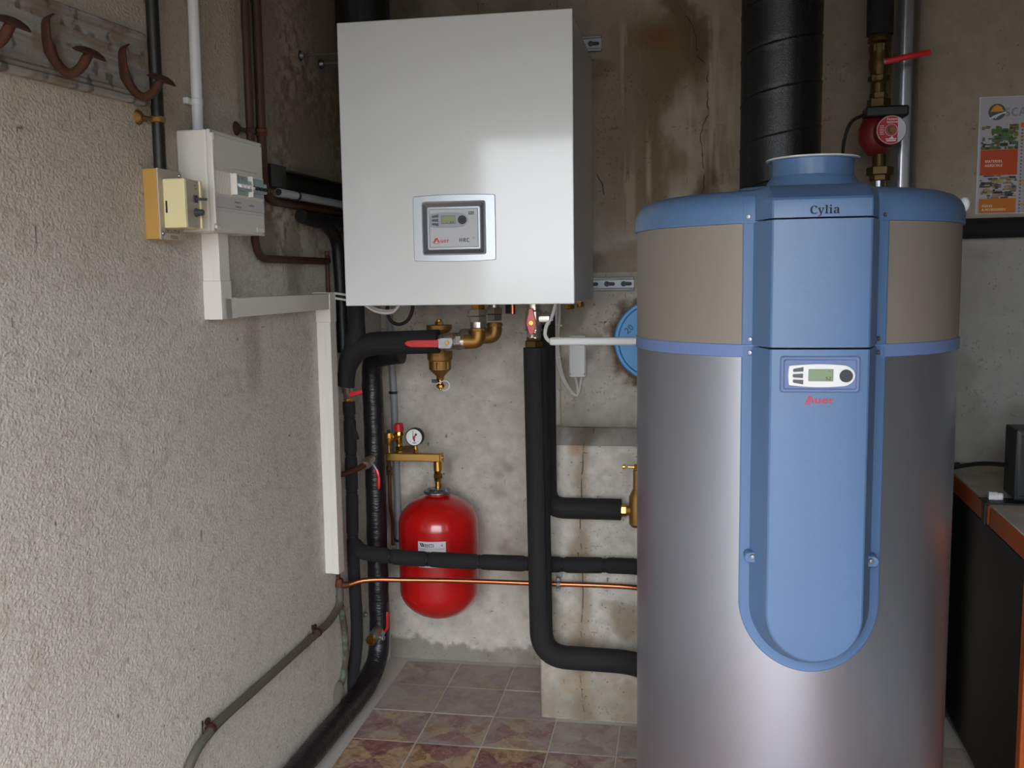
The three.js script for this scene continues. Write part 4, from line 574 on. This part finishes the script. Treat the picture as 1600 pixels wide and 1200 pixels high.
for (const [x, y0, z, r, m, lab] of [[-0.299, 1.199, 0.40, 0.014, M.brassShiny, 'left brass nut under the right end of the white cabinet'], [-0.272, 1.204, 0.38, 0.011, M.brassShiny, 'right brass nut under the right end of the white cabinet']]) {
  const t = thing('brass_nut', lab, 'fitting', [x, y0, z]); part(t, 'nut', hexNut(r, 0.014).rotateY(0.26).translate(x, y0, z), m); part(t, 'stub', cyl(r * 0.7, 1.2205 - y0 - 0.012, 16).translate(x, y0 + 0.012, z), m);
}
{
  const t = thing('copper_stub', 'short copper stub in black foam under the middle of the white cabinet', 'pipe', [-0.463, 1.19, 0.40]);
  part(t, 'tube', cyl(0.0075, 0.034, 18).translate(-0.459, 1.1865, 0.40), M.copper); part(t, 'foam_sleeve', lathe([[0.0105, 1.1885], [0.0125, 1.1885], [0.0125, 1.2205], [0.0105, 1.2205]], 20).translate(-0.468, 0, 0.395), M.foam);
}
{ // the brass dirt separator and its line behind
  const x = -0.7005, z = 0.285, t = thing('dirt_separator', 'brass dirt separator hanging behind the red lever valve', 'separator', [x, 1.06, z]);
  part(t, 'body', lathe([[0, 0.996], [0.0105, 0.996], [0.014, 1.002], [0.0325, 1.020], [0.0325, 1.046], [0.0365, 1.049], [0.0375, 1.058], [0.0375, 1.072], [0.034, 1.080], [0.034, 1.125], [0.028, 1.130], [0.0375, 1.140], [0.038, 1.1455], [0.037, 1.152], [0, 1.1525]], 48).translate(x, 0, z), M.brassDull);
  part(t, 'hex_band', lathe([[0.030, 1.0205], [0.0345, 1.022], [0.0345, 1.044], [0.030, 1.0455]], 6, 0.3).rotateY(0).translate(x, 0, z), M.brass);
  part(t, 'top_nut', mg(hexNut(0.0125, 0.010).translate(x, 1.152, z), cyl(0.0075, 0.008, 18).translate(x, 1.161, z)), M.brass);
  const v = part(t, 'drain_valve', mg(hexNut(0.0125, 0.008).translate(x, 0.989, z), cyl(0.0085, 0.014, 20).translate(x, 0.976, z), lathe([[0, 0], [0.009, 0], [0.0125, 0.003], [0.0125, 0.010], [0.009, 0.012], [0, 0.012]], 10, 0.3).translate(x, 0.9635, z), cyl(0.004, 0.006, 12).translate(x, 0.958, z)), M.brassShiny);
  part(v, 'lever', mg(box(0.017, 0.0095, 0.008, x - 0.0165, 0.9855, z + 0.006, 0.002), cylX(0.004, 0.012, [x - 0.008, 0.9855, z + 0.004], [0, 0, 1], 12)), M.knob); part(v, 'strap', mg(torus(0.0145, 0.0014, 4.4, 8, 28).rotateZ(-2.1).rotateY(0.3).translate(x + 0.014, 0.972, z + 0.006), pipe([[x - 0.010, 0.977, z + 0.011], [x + 0.014, 0.987, z + 0.011]], 0.0014, { seg: 3, rad: 8 })), M.whitePlastic, 'thin white strap');
  part(t, 'inlet', mg(cylX(0.016, 0.09, [-0.815, 1.1075, 0.285], [1, 0.02, 0], 20), cylX(0.0165, 0.03, [-0.672, 1.112, 0.285], [1, 0.02, 0], 20)), M.brassDull);
}
{
  const t = thing('ball_valve', 'nickel ball valve with a long red lever under the white cabinet', 'valve', [-0.62, 1.11, 0.42]), y = 1.1105, z = 0.42;
  part(t, 'body', mg(latheX([[0, 0], [0.020, 0], [0.021, 0.003], [0.021, 0.012], [0.0245, 0.018], [0.0265, 0.030], [0.0245, 0.043], [0.021, 0.047], [0.021, 0.050], [0, 0.050]], [-0.667, y, z], [1, 0.015, 0], 32), hexX(0.0235, 0.017, [-0.6175, y, z], [1, 0.015, 0], 0.26), cylX(0.021, 0.012, [-0.604, y, z], [1, 0.015, 0], 24)), M.nickel);
  part(t, 'stem', mg(cylX(0.0095, 0.012, [-0.634, y, z + 0.022], [0, 0, 1], 18), hexX(0.0065, 0.006, [-0.634, y, z + 0.040], [0, 0, 1])), M.brassShiny);
  const s = new THREE.Shape(); s.moveTo(-0.0875, -0.0075); s.lineTo(-0.034, -0.0080); s.lineTo(-0.022, -0.0145); s.lineTo(0.008, -0.0145); s.lineTo(0.016, 0.002); s.lineTo(0.013, 0.0135); s.lineTo(-0.018, 0.0135); s.lineTo(-0.032, 0.0080); s.lineTo(-0.0875, 0.0075); s.closePath();
  const plate = part(t, 'lever', ext(s, 0.0035, 0.0006).translate(-0.634, y - 0.0005, z + 0.0362), M.galv, 'bright steel lever');
  const g = new THREE.Shape(); g.moveTo(-0.008, 0.0082); g.lineTo(-0.082, 0.0076); g.quadraticCurveTo(-0.099, 0.006, -0.1015, 0); g.quadraticCurveTo(-0.099, -0.007, -0.082, -0.0092); g.lineTo(-0.008, -0.0098); g.closePath(); part(plate, 'grip', ext(g, 0.007, 0.0018).translate(-0.653, y - 0.001, z + 0.0345), M.redLever, 'red grip');
}
{
  const t = thing('brass_elbow', 'front brass elbow and union rising into the cabinet from the long-levered valve', 'fitting', [-0.56, 1.15, 0.42]), z = 0.42;
  part(t, 'elbow', mg(pipe([[-0.594, 1.1110, z], [-0.5535, 1.1115, z], [-0.5535, 1.148, z]], 0.0205, { seg: 40, bend: 0.03, rad: 28 }), lathe([[0.018, 1.140], [0.0235, 1.142], [0.0235, 1.149], [0.018, 1.151]], 32).translate(-0.5535, 0, z)), M.brassDull);
  part(t, 'union', mg(cyl(0.0225, 0.018, 32).translate(-0.5535, 1.150, z), hexNut(0.0255, 0.017).rotateY(0.27).translate(-0.5535, 1.166, z), hexNut(0.0275, 0.0185).rotateY(0.27).translate(-0.5535, 1.184, z)), M.nickel); part(t, 'nipple', hexNut(0.020, 0.0195).rotateY(0.27).translate(-0.5535, 1.201, z), M.brassShiny);
}
{
  const t = thing('brass_elbow', 'rear brass elbow and union half behind the front one', 'fitting', [-0.54, 1.15, 0.285]), z = 0.285, x = -0.5335;
  part(t, 'elbow', mg(pipe([[-0.60, 1.1165, z], [x, 1.118, z], [x, 1.158, z]], 0.0215, { seg: 40, bend: 0.034, rad: 28 }), lathe([[0.018, 1.146], [0.0240, 1.148], [0.0240, 1.155], [0.018, 1.157]], 32).translate(x, 0, z)), M.brassDull);
  part(t, 'tail', mg(latheX([[0, 0], [0.019, 0], [0.0245, 0.006], [0.0245, 0.030], [0.019, 0.036], [0, 0.036]], [-0.638, 1.1150, z], [1, 0.02, 0], 28)), M.nickel);
  part(t, 'union', mg(hexNut(0.0240, 0.0185).rotateY(0.2).translate(x, 1.164, z), hexNut(0.0265, 0.019).rotateY(0.2).translate(x, 1.183, z), cyl(0.017, 0.02, 24).translate(x, 1.2005, z)), M.nickel);
}
{
  const t = thing('ball_valve', 'small nickel valve on a dull copper branch crossing the upright black pipes', 'valve', [-0.93, 0.74, 0.33]);
  part(t, 'branch', hose([[-0.972, 0.7275, 0.444], [-0.955, 0.7285, 0.424], [-0.935, 0.7330, 0.384], [-0.922, 0.7385, 0.345]], 0.0085, { seg: 24, rad: 14 }), M.copperOld, 'dull copper branch');
  const d = [0.05, 0.12, -0.6]; part(t, 'body', mg(latheX([[0, 0], [0.0125, 0], [0.0125, 0.010], [0.0155, 0.014], [0.0165, 0.024], [0.0155, 0.036], [0.0125, 0.040], [0.0125, 0.056], [0, 0.056]], [-0.9225, 0.7375, 0.352], d, 24), hexX(0.0145, 0.010, [-0.922, 0.7385, 0.349], d)), M.nickel);
  part(t, 'lever', mg(pipe([[-0.908, 0.744, 0.330], [-0.896, 0.736, 0.338], [-0.888, 0.722, 0.340]], 0.0032, { seg: 12, bend: 0.006, rad: 8 }), cylX(0.006, 0.012, [-0.916, 0.744, 0.328], [0.8, 0.2, 0.4], 12)), M.galv); part(t, 'grip', hose([[-0.8895, 0.7245, 0.340], [-0.884, 0.708, 0.341], [-0.8835, 0.676, 0.340], [-0.885, 0.664, 0.339]], (k) => 0.0055 * (1 - 0.45 * sstep(0.85, 1, k)), { seg: 20, rad: 12, flat: () => [0.55, 1] }), M.redLever, 'red lever grip');
}
{
  const t = thing('drain_valve', 'nickel drain valve with upright red lever low on the tape-wrapped pipe', 'valve', [-0.935, 0.17, 0.28]), d = [-0.30, -0.42, 0.85];
  part(t, 'body', mg(latheX([[0, 0], [0.0165, 0], [0.0185, 0.008], [0.0185, 0.030], [0.0155, 0.040], [0, 0.040]], [-0.926, 0.192, 0.246], d, 28)), M.nickel); part(t, 'spout', latheX([[0.0095, 0.0], [0.0155, 0.0], [0.0165, 0.010], [0.0150, 0.018], [0.0088, 0.018], [0.0080, 0.004], [0, 0.004]], [-0.938, 0.176, 0.279], d, 28), M.brassShiny, 'open brass spout');
  part(t, 'stem', mg(cylX(0.0058, 0.020, [-0.924, 0.177, 0.266], [0.9, 0.0, 0.42], 14), hexX(0.0078, 0.007, [-0.9085, 0.177, 0.273], [0.9, 0, 0.42])), M.galv); part(t, 'lever', pipe([[-0.907, 0.179, 0.275], [-0.899, 0.196, 0.283], [-0.891, 0.208, 0.288]], 0.0032, { seg: 10, bend: 0.006, rad: 8 }), M.galv);
  part(t, 'grip', hose([[-0.894, 0.204, 0.287], [-0.8865, 0.216, 0.290], [-0.884, 0.240, 0.291], [-0.884, 0.268, 0.291]], (k) => 0.0055 * (1 - 0.4 * sstep(0.9, 1, k)), { seg: 20, rad: 12, flat: () => [0.6, 1] }), M.redLever, 'red lever grip');
}
{
  const t = thing('wall_conduit', 'thin grey conduit upright in the back corner behind the gauge', 'conduit', [-0.93, 0.9, 0.013]);
  part(t, 'tube', pipe([[-0.939, 1.22, 0.0125], [-0.930, 0.92, 0.0125], [-0.9255, 0.36, 0.0125]], 0.0115, { seg: 8 }), M.pvcGrey);
  for (const [x, y] of [[-0.9305, 0.912], [-0.926, 0.412]]) part(t, 'conduit_clip', mg(cyl(0.0128, 0.009, 20).translate(x, y, 0.0125), boxAt(x - 0.017, x - 0.009, y, y + 0.008, 0, 0.012, 0.001)), M.black);
}
{
  const t = thing('cable', 'pale cable looped just below the left end of the white cabinet', 'cable', [-0.81, 1.2, 0.45]);
  part(t, 'sheath', mg(hose([[-0.872, 1.2215, 0.46], [-0.845, 1.203, 0.46], [-0.812, 1.1945, 0.46], [-0.785, 1.199, 0.46], [-0.766, 1.2215, 0.46]], 0.0042, { seg: 30, rad: 10 }), hose([[-0.868, 1.2215, 0.45], [-0.838, 1.205, 0.45], [-0.805, 1.200, 0.45], [-0.780, 1.205, 0.45], [-0.768, 1.2215, 0.45]], 0.004, { seg: 30, rad: 10 })), M.cableWhite);
}
{
  const t = thing('cable', 'black cable loop hanging below the white cabinet above the foam elbow', 'cable', [-0.78, 1.19, 0.40]);
  part(t, 'sheath', hose([[-0.820, 1.2215, 0.40], [-0.822, 1.195, 0.40], [-0.812, 1.170, 0.40], [-0.790, 1.160, 0.40], [-0.765, 1.170, 0.40], [-0.750, 1.195, 0.40], [-0.746, 1.2215, 0.40]], 0.005, { seg: 40, rad: 10 }), M.cableBlack);
}
for (const [y, lab] of [[1.246, 'upper of two short white cables between the trunking corner and the cabinet'], [1.232, 'lower of two short white cables between the trunking corner and the cabinet']]) {
  const t = thing('cable', lab, 'cable', [-0.9, y, 0.5]); part(t, 'sheath', hose([[-0.946, y + 0.006, 0.488], [-0.920, y + 0.003, 0.50], [-0.890, y - 0.001, 0.525], [-0.858, y - 0.003, 0.55]], 0.0032, { seg: 16, rad: 10 }), M.cableWhite);
}
{ // relay box, its two cables, and the white sleeve running to the tank
  const t = thing('relay_box', 'small white plastic box with cables looping into its foot', 'junction box', [-0.316, 1.04, 0.03]);
  part(t, 'housing', slab(0.0530, 0.132, 0.006, 0, 0.024, 0.004, 5).translate(-0.3155, 1.0395, 0.030), M.whitePlastic); part(t, 'lid', slab(0.047, 0.120, 0.004, 0.0235, 0.0265, 0.001, 4).translate(-0.3155, 1.0405, 0.030), M.whitePlastic);
  for (const [x, y] of [[-0.3365, 0.9845], [-0.2945, 0.9845]]) part(t, 'screw', mg(cylX(0.0036, 0.004, [x, y, 0.0525], [0, 0, 1], 14)), M.pvcGrey);
}
for (const [i, lab] of [[0, 'left of the two pale cables looping from the cabinet into the small white box'], [1, 'right of the two pale cables looping from the cabinet into the small white box']]) {
  const t = thing('cable', lab, 'cable', [-0.36, 1.0, 0.05]), o = i * 0.0095;
  part(t, 'sheath', hose([[-0.372 + o, 1.2215, 0.12], [-0.376 + o, 1.16, 0.09], [-0.3825 + o * 0.8, 1.08, 0.06], [-0.378 + o * 0.8, 1.02, 0.05], [-0.362 + o * 0.6, 0.965, 0.048], [-0.336 + o * 0.5, 0.925, 0.047], [-0.3185 + o * 0.2, 0.914 + o * 0.3, 0.047], [-0.316 + i * 0.006, 0.935, 0.046], [-0.322 + i * 0.020, 0.974, 0.044]], 0.0042, { seg: 80, rad: 10 }), M.cableWhite);
  if (!i) part(t, 'cable_tie', mg(cylX(0.0085, 0.003, [-0.376, 1.140, 0.079], [0, 1, 0.2], 12), box(0.006, 0.006, 0.006, -0.362, 1.138, 0.082, 0.001, 1), cylX(0.0085, 0.003, [-0.375, 1.035, 0.052], [0, 1, 0], 12)), M.whitePlastic);
}
{
  const t = thing('cable_sleeve', 'level white plastic sleeve reaching from the cabinet to the tank', 'conduit', [-0.2, 1.115, 0.5]);
  part(t, 'sleeve', mg(boxAt(-0.342, -0.06, 1.1065, 1.1275, 0.488, 0.512, 0.0065, 4), pipe([[-0.065, 1.117, 0.50], [0.0, 1.117, 0.56], [0.06, 1.117, 0.715]], 0.0105, { seg: 20, bend: 0.05 })), M.pvcWhite);
  part(t, 'cable', hose([[-0.330, 1.1165, 0.500], [-0.344, 1.1185, 0.500], [-0.354, 1.133, 0.498], [-0.352, 1.156, 0.490], [-0.338, 1.185, 0.470], [-0.329, 1.2215, 0.455]], 0.0052, { seg: 40, rad: 12 }), M.cableWhite, 'white cable curling out of the sleeve');
}
{
  const t = thing('access_cover', 'round blue plastic cover set in the concrete wall behind the tank', 'cover', [-0.073, 1.088, 0.03]);
  part(t, 'disc', along(lathe([[0, 0.010], [0.112, 0.010], [0.116, 0.014], [0.124, 0.014], [0.128, 0.009], [0.128, -0.004], [0, -0.004]].reverse(), 72), [-0.073, 1.088, 0.03], [0, 0, 1]), M.blueCap);
  part(t, 'marking', mg(lettering('20', 'sans', 0.019, 0, 0, 0).rotateZ(0.75).translate(-0.158, 1.108, 0.0402)), std(0x1d5f97, 0.5), 'moulded number');
}

// ================================================================ BEHIND AND BESIDE THE TANK
{
  const t = thing('air_duct', 'wide black spiral-seamed air duct rising from the tank lid', 'duct', [0.218, 1.48, 0.80]);
  part(t, 'tube', grid(72, 640, (u, v) => { const a = u * Math.PI * 2, y = mix(1.4755, 2.548, v), ph = ((y / 0.096 - u) % 1 + 1) % 1, r = 0.0865 + 0.0014 * Math.exp(-(((ph - 0.5) / 0.035) ** 2)) - 0.0014 * Math.exp(-(((ph - 0.56) / 0.03) ** 2)); return V(0.218 + r * Math.sin(a), y, 0.80 + r * Math.cos(a)); }, [0.55, 1.07], 0.6), M.ductBlack);
}
{
  const t = thing('air_duct', 'black duct going up from the left end of the white cabinet', 'duct', [-0.832, 1.94, 0.45]);
  part(t, 'tube', cyl(0.0735, 0.611, 56).translate(-0.853, 1.937, 0.45), M.ductBlack);
}
{
  const t = thing('flue_pipe', 'shiny silver flue pipe behind the red pump', 'flue', [0.604, 0.81, 0.20]);
  part(t, 'tube', cyl(0.0365, 1.736, 48).translate(0.6045, 0.812, 0.20), M.flue); part(t, 'base_collar', lathe([[0.036, 0.812], [0.050, 0.812], [0.046, 0.822], [0.0365, 0.830]], 40).translate(0.6045, 0, 0.2), M.flue);
}
{
  const x = 0.516, z = 0.30, t = thing('circulation_pump', 'red circulation pump with a round label on the upright black pipe', 'pump', [x, 1.65, z]);
  part(t, 'motor', mg(latheX([[0, 0], [0.036, 0], [0.039, 0.004], [0.039, 0.050], [0.037, 0.056], [0, 0.056]], [x + 0.0245, 1.656, z + 0.002], [0, 0, 1], 40), lathe([[0, 1.600], [0.020, 1.600], [0.030, 1.612], [0.044, 1.636], [0.045, 1.670], [0.034, 1.695], [0.020, 1.702], [0, 1.702]], 32, 0.8).scale(1, 1, 0.85).translate(x, 0, z - 0.012)), M.pumpRed, 'dark red motor');
  part(t, 'label_disc', along(new THREE.CircleGeometry(0.0365, 48).rotateX(-Math.PI / 2), [x + 0.0245, 1.656, z + 0.0585], [0, 0, 1]), print(256, 256, (c) => {
    c.fillStyle = '#b5212e'; c.fillRect(0, 0, 256, 256); c.fillStyle = '#c9ccd0'; c.fillRect(184, 0, 72, 256); c.strokeStyle = '#d8d2d2'; c.lineWidth = 5; c.beginPath(); c.arc(128, 128, 124, 0, 7); c.stroke(); c.lineWidth = 4; c.beginPath(); c.arc(128, 128, 52, 0, 7); c.stroke();
    c.fillStyle = '#f0e4e4'; c.font = 'bold 25px sans-serif'; c.fillText('Pompes', 88, 40); c.fillText('Salmson', 86, 66); for (let k = 0; k < 6; k++) c.fillRect(26 + (k % 2) * 3, 88 + k * 15, 38, 4); c.fillRect(80, 204, 96, 8); c.beginPath(); c.moveTo(110, 204); c.lineTo(140, 184); c.lineTo(150, 204); c.fill(); c.fillRect(86, 218, 84, 12);
    c.fillStyle = '#6a5a48'; c.beginPath(); c.arc(128, 128, 40, 0, 7); c.fill(); c.fillStyle = '#3b3026'; c.beginPath(); c.arc(128, 128, 24, 0, 7); c.fill(); }), 'red and silver round label');
  part(t, 'vent_screw', cylX(0.008, 0.006, [x + 0.0245, 1.656, z + 0.0575], [0, 0, 1], 8), M.brassDull);
  part(t, 'terminal_box', boxAt(x - 0.035, x + 0.072, 1.694, 1.722, z - 0.025, z + 0.040, 0.006), M.deviceBlack, 'black terminal box');
  part(t, 'cable', hose([[x - 0.034, 1.705, z], [x - 0.065, 1.690, z + 0.005], [x - 0.083, 1.64, z], [x - 0.080, 1.55, z - 0.02], [x - 0.070, 1.45, z - 0.03], [x - 0.05, 1.30, z - 0.04]], 0.0045, { seg: 40, rad: 10 }), M.cableBlack);
  part(t, 'union', mg(hexNut(0.030, 0.023).rotateY(0.2).translate(x + 0.003, 1.7225, z), hexNut(0.023, 0.016).rotateY(0.4).translate(x + 0.002, 1.745, z)), M.brassDark, 'brass union nut');
  part(t, 'union', mg(hexNut(0.034, 0.022).rotateY(0.35).translate(x + 0.010, 1.546, z), hexNut(0.026, 0.016).rotateY(0.35).translate(x + 0.010, 1.531, z), cyl(0.018, 0.034, 20).translate(x + 0.008, 1.567, z)), M.brassDark, 'brass union nut');
  part(t, 'lower_pipe', cyl(0.018, 0.722, 24).translate(x + 0.008, 0.812, z), M.steel);
}
{
  const x = 0.517, z = 0.30, t = thing('ball_valve', 'brass valve with red lever above the circulation pump', 'valve', [x, 1.83, z]);
  part(t, 'body', mg(lathe([[0, 1.760], [0.020, 1.760], [0.020, 1.785], [0.025, 1.790], [0.025, 1.803], [0.021, 1.806], [0.026, 1.822], [0.027, 1.838], [0.024, 1.856], [0.0245, 1.862], [0.0245, 1.885], [0.020, 1.888], [0.030, 1.892], [0.030, 1.900], [0.022, 1.915], [0, 1.915]], 24).translate(x, 0, z), hexNut(0.0275, 0.016).rotateY(0.2).translate(x, 1.790, z), hexNut(0.0265, 0.02).rotateY(0.3).translate(x, 1.865, z)), M.brassDark);
  part(t, 'stem', cylX(0.0085, 0.014, [x + 0.012, 1.836, z + 0.022], [0, 0, 1], 16), M.steel); part(t, 'lever', hose([[x + 0.008, 1.834, z + 0.036], [x + 0.035, 1.838, z + 0.038], [x + 0.075, 1.845, z + 0.040], [x + 0.118, 1.851, z + 0.040]], (k) => mix(0.0085, 0.0072, k), { seg: 20, rad: 14, flat: () => [1, 0.6] }), M.redLever, 'red lever');
}
{
  const t = thing('insulated_pipe', 'black insulated pipe going up above the brass valve over the pump', 'insulated pipe', [0.51, 2.2, 0.30]);
  part(t, 'foam_sleeve', pipe([[0.517, 1.910, 0.30], [0.511, 2.548, 0.30]], 0.0335, { seg: 6, rad: 28 }), M.foam);
}
{
  const t = thing('insulated_pipe', 'level black insulated pipe on the wall under the calendar', 'insulated pipe', [1.2, 1.412, 0.06]);
  part(t, 'foam_sleeve', pipe([[0.66, 1.409, 0.0595], [2.43, 1.420, 0.0595]], 0.0290, { seg: 12, rad: 28 }), M.foam);
}
{
  const t = thing('calendar', 'printed wall calendar with orange panels hanging above the black pipe', 'calendar', [0.98, 1.62, 0.031]);
  part(t, 'board', boxAt(0.845, 1.115, 1.452, 1.783, 0.0302, 0.0335, 0.0008, 1), std(0xd8d8de, 0.6));
  const pg = slab(0.266, 0.327, 0.0006, 0.0335, 0.0342, 0.0001, 1).translate(0.9805, 1.6175, 0), r = rng(9);
  part(t, 'page', pg, print(832, 1024, (c, w, h) => {
    c.fillStyle = '#b4b2b9'; c.fillRect(0, 0, w, h);
    c.fillStyle = '#50585c'; c.beginPath(); c.arc(140, 130, 72, 0, 7); c.fill(); c.fillStyle = '#e39a2a'; c.beginPath(); c.moveTo(84, 128); c.lineTo(108, 86); c.lineTo(140, 66); c.lineTo(176, 88); c.lineTo(200, 128); c.closePath(); c.fill(); c.strokeStyle = '#dfe3e4'; c.lineWidth = 9; for (let k = 0; k < 3; k++) { c.beginPath(); c.moveTo(80 + k * 22, 190 - k * 2); c.quadraticCurveTo(120 + k * 20, 150, 215, 140 - k * 4); c.stroke(); }
    c.fillStyle = '#8b8f92'; c.font = 'bold 104px sans-serif'; c.fillText('SCAR', 200, 172, 330);
    const blotch = (x, y, ww, hh, cols) => { for (let k = 0; k < 90; k++) { c.fillStyle = cols[Math.floor(r() * cols.length)]; c.fillRect(x + r() * ww * 0.9, y + r() * hh * 0.9, 10 + r() * ww * 0.25, 5 + r() * hh * 0.12); } };
    c.save(); c.beginPath(); c.rect(16, 240, 312, 220); c.clip(); blotch(10, 230, 330, 240, ['#3a4f2a', '#556a33', '#2b3a22', '#7b7a3d', '#4a6a58', '#6f5a34']); c.restore();
    c.fillStyle = '#c24c1c'; c.fillRect(16, 462, 312, 225); c.fillStyle = '#f2d9cc'; c.font = 'bold 33px sans-serif'; c.fillText('MATERIEL', 54, 575, 150); c.fillText('AGRICOLE', 54, 612, 150);
    c.save(); c.beginPath(); c.rect(16, 689, 312, 205); c.clip(); blotch(10, 680, 330, 220, ['#5a4a3a', '#8a7a62', '#2c2a2c', '#a08a6a', '#3a4a5a', '#b09a72']); c.restore();
    c.fillStyle = '#c9751a'; c.fillRect(16, 894, 312, 130); c.fillStyle = '#f6e3c8'; c.font = 'bold 27px sans-serif'; c.fillText('PIECES', 44, 970); c.fillText('& ACCESSOIRES', 44, 1002, 240);
    c.fillStyle = '#dd5a2c'; c.fillRect(344, 232, 488, 40); for (let k = 0; k < 25; k++) { c.fillStyle = [2, 3, 9, 15, 16, 22].includes(k) ? '#bb9c7c' : '#b0adb6'; c.fillRect(344, 280 + k * 30, 488, 28); c.fillStyle = '#55585e'; c.fillRect(352, 288 + k * 30, 12, 12); c.fillRect(392, 292 + k * 30, 90, 4); } c.fillStyle = '#e8b32a'; c.fillRect(470, 580, 130, 62);
  }, 0.55), 'printed calendar page');
}
{ // the old boiler, right of the tank
  const t = thing('old_boiler', 'old black and orange boiler with a dusty grey top', 'boiler', [0.762, 0, 0.25]); t.rotation.y = -2.8 * Math.PI / 180; const X = 0.762, Z = 0.25, B = (x0, x1, y0, y1, z0, z1, r) => boxAt(X + x0, X + x1, y0, y1, Z + z0, Z + z1, r);
  part(t, 'carcass', B(0.004, 0.74, 0.03, 0.712, -0.215, 0.640, 0.004), M.boilerBlack); part(t, 'side_panel', B(-0.001, 0.006, 0.03, 0.668, -0.212, 0.636, 0.003), M.boilerBlack);
  part(t, 'plinth', B(0.02, 0.72, 0, 0.034, -0.20, 0.62, 0.003), M.black);
  part(t, 'top_rail', mg(B(-0.002, 0.014, 0.670, 0.7180, -0.215, 0.338, 0.003), B(-0.002, 0.014, 0.670, 0.7180, 0.352, 0.660, 0.003)), M.orange, 'orange top rail');
  part(t, 'front_frame', mg(B(-0.002, 0.045, 0.02, 0.716, 0.636, 0.668, 0.004), B(0.69, 0.742, 0.02, 0.716, 0.636, 0.668, 0.004), B(0.04, 0.70, 0.64, 0.716, 0.636, 0.666, 0.004), B(0.04, 0.70, 0.02, 0.09, 0.636, 0.666, 0.004)), M.orange, 'orange front frame');
  part(t, 'front_panel', B(0.045, 0.69, 0.09, 0.64, 0.638, 0.655, 0.004), M.boilerBlack);
  part(t, 'top_plate', uvPlane(B(0.002, 0.742, 0.7150, 0.7215, -0.214, 0.662, 0.002), 'X', 'Z'), M.dustTop, 'dusty grey top plate');
}
{
  const t = thing('control_box', 'black control unit standing on the dusty boiler top', 'control unit', [0.97, 0.72, 0.52]); t.rotation.y = -2.8 * Math.PI / 180;
  part(t, 'case', boxAt(0.812, 1.09, 0.7300, 0.9020, 0.472, 0.572, 0.004), M.deviceBlack); part(t, 'bezel', loft([[0.282, 0.172, 0.004, 0], [0.282, 0.172, 0.004, 0.008], [0.270, 0.160, 0.003, 0.012], [0.262, 0.152, 0.002, 0.012], [0.260, 0.150, 0.002, 0.007]]).translate(0.951, 0.816, 0.570), std(0x2c2e30, 0.4));
  part(t, 'foot', mg(boxAt(0.84, 0.87, 0.7215, 0.732, 0.48, 0.565, 0.001), boxAt(1.05, 1.08, 0.7215, 0.732, 0.48, 0.565, 0.001)), M.black);
  part(t, 'strap', mg(boxAt(0.7385, 0.7415, 0.6720, 0.7265, 0.574, 0.602, 0.0006), boxAt(0.7385, 0.845, 0.7225, 0.7265, 0.540, 0.602, 0.0006)), M.black, 'black fixing strap');
}
{
  const t = thing('cable', 'black cable curving over the dusty boiler top into the control unit', 'cable', [0.75, 0.76, 0.4]);
  part(t, 'sheath', hose([[0.805, 0.7275, 0.10], [0.70, 0.7335, 0.26], [0.715, 0.757, 0.33], [0.765, 0.790, 0.42], [0.805, 0.802, 0.49], [0.835, 0.802, 0.53]], 0.0058, { seg: 40, rad: 10 }), M.cableBlack);
}
{
  const t = thing('cable_plug', 'small white plastic plug lying on the boiler edge', 'plug', [0.765, 0.7215, 0.55]);
  part(t, 'body', mg(cylX(0.0115, 0.020, [0.7565, 0.7330, 0.545], [1, 0, 0.15], 18), cylX(0.0095, 0.012, [0.776, 0.7330, 0.548], [1, 0, 0.15], 18), cylX(0.0125, 0.003, [0.7555, 0.7335, 0.545], [1, 0, 0.15], 18)), M.whitePlastic);
}
renderer.render(scene, camera);
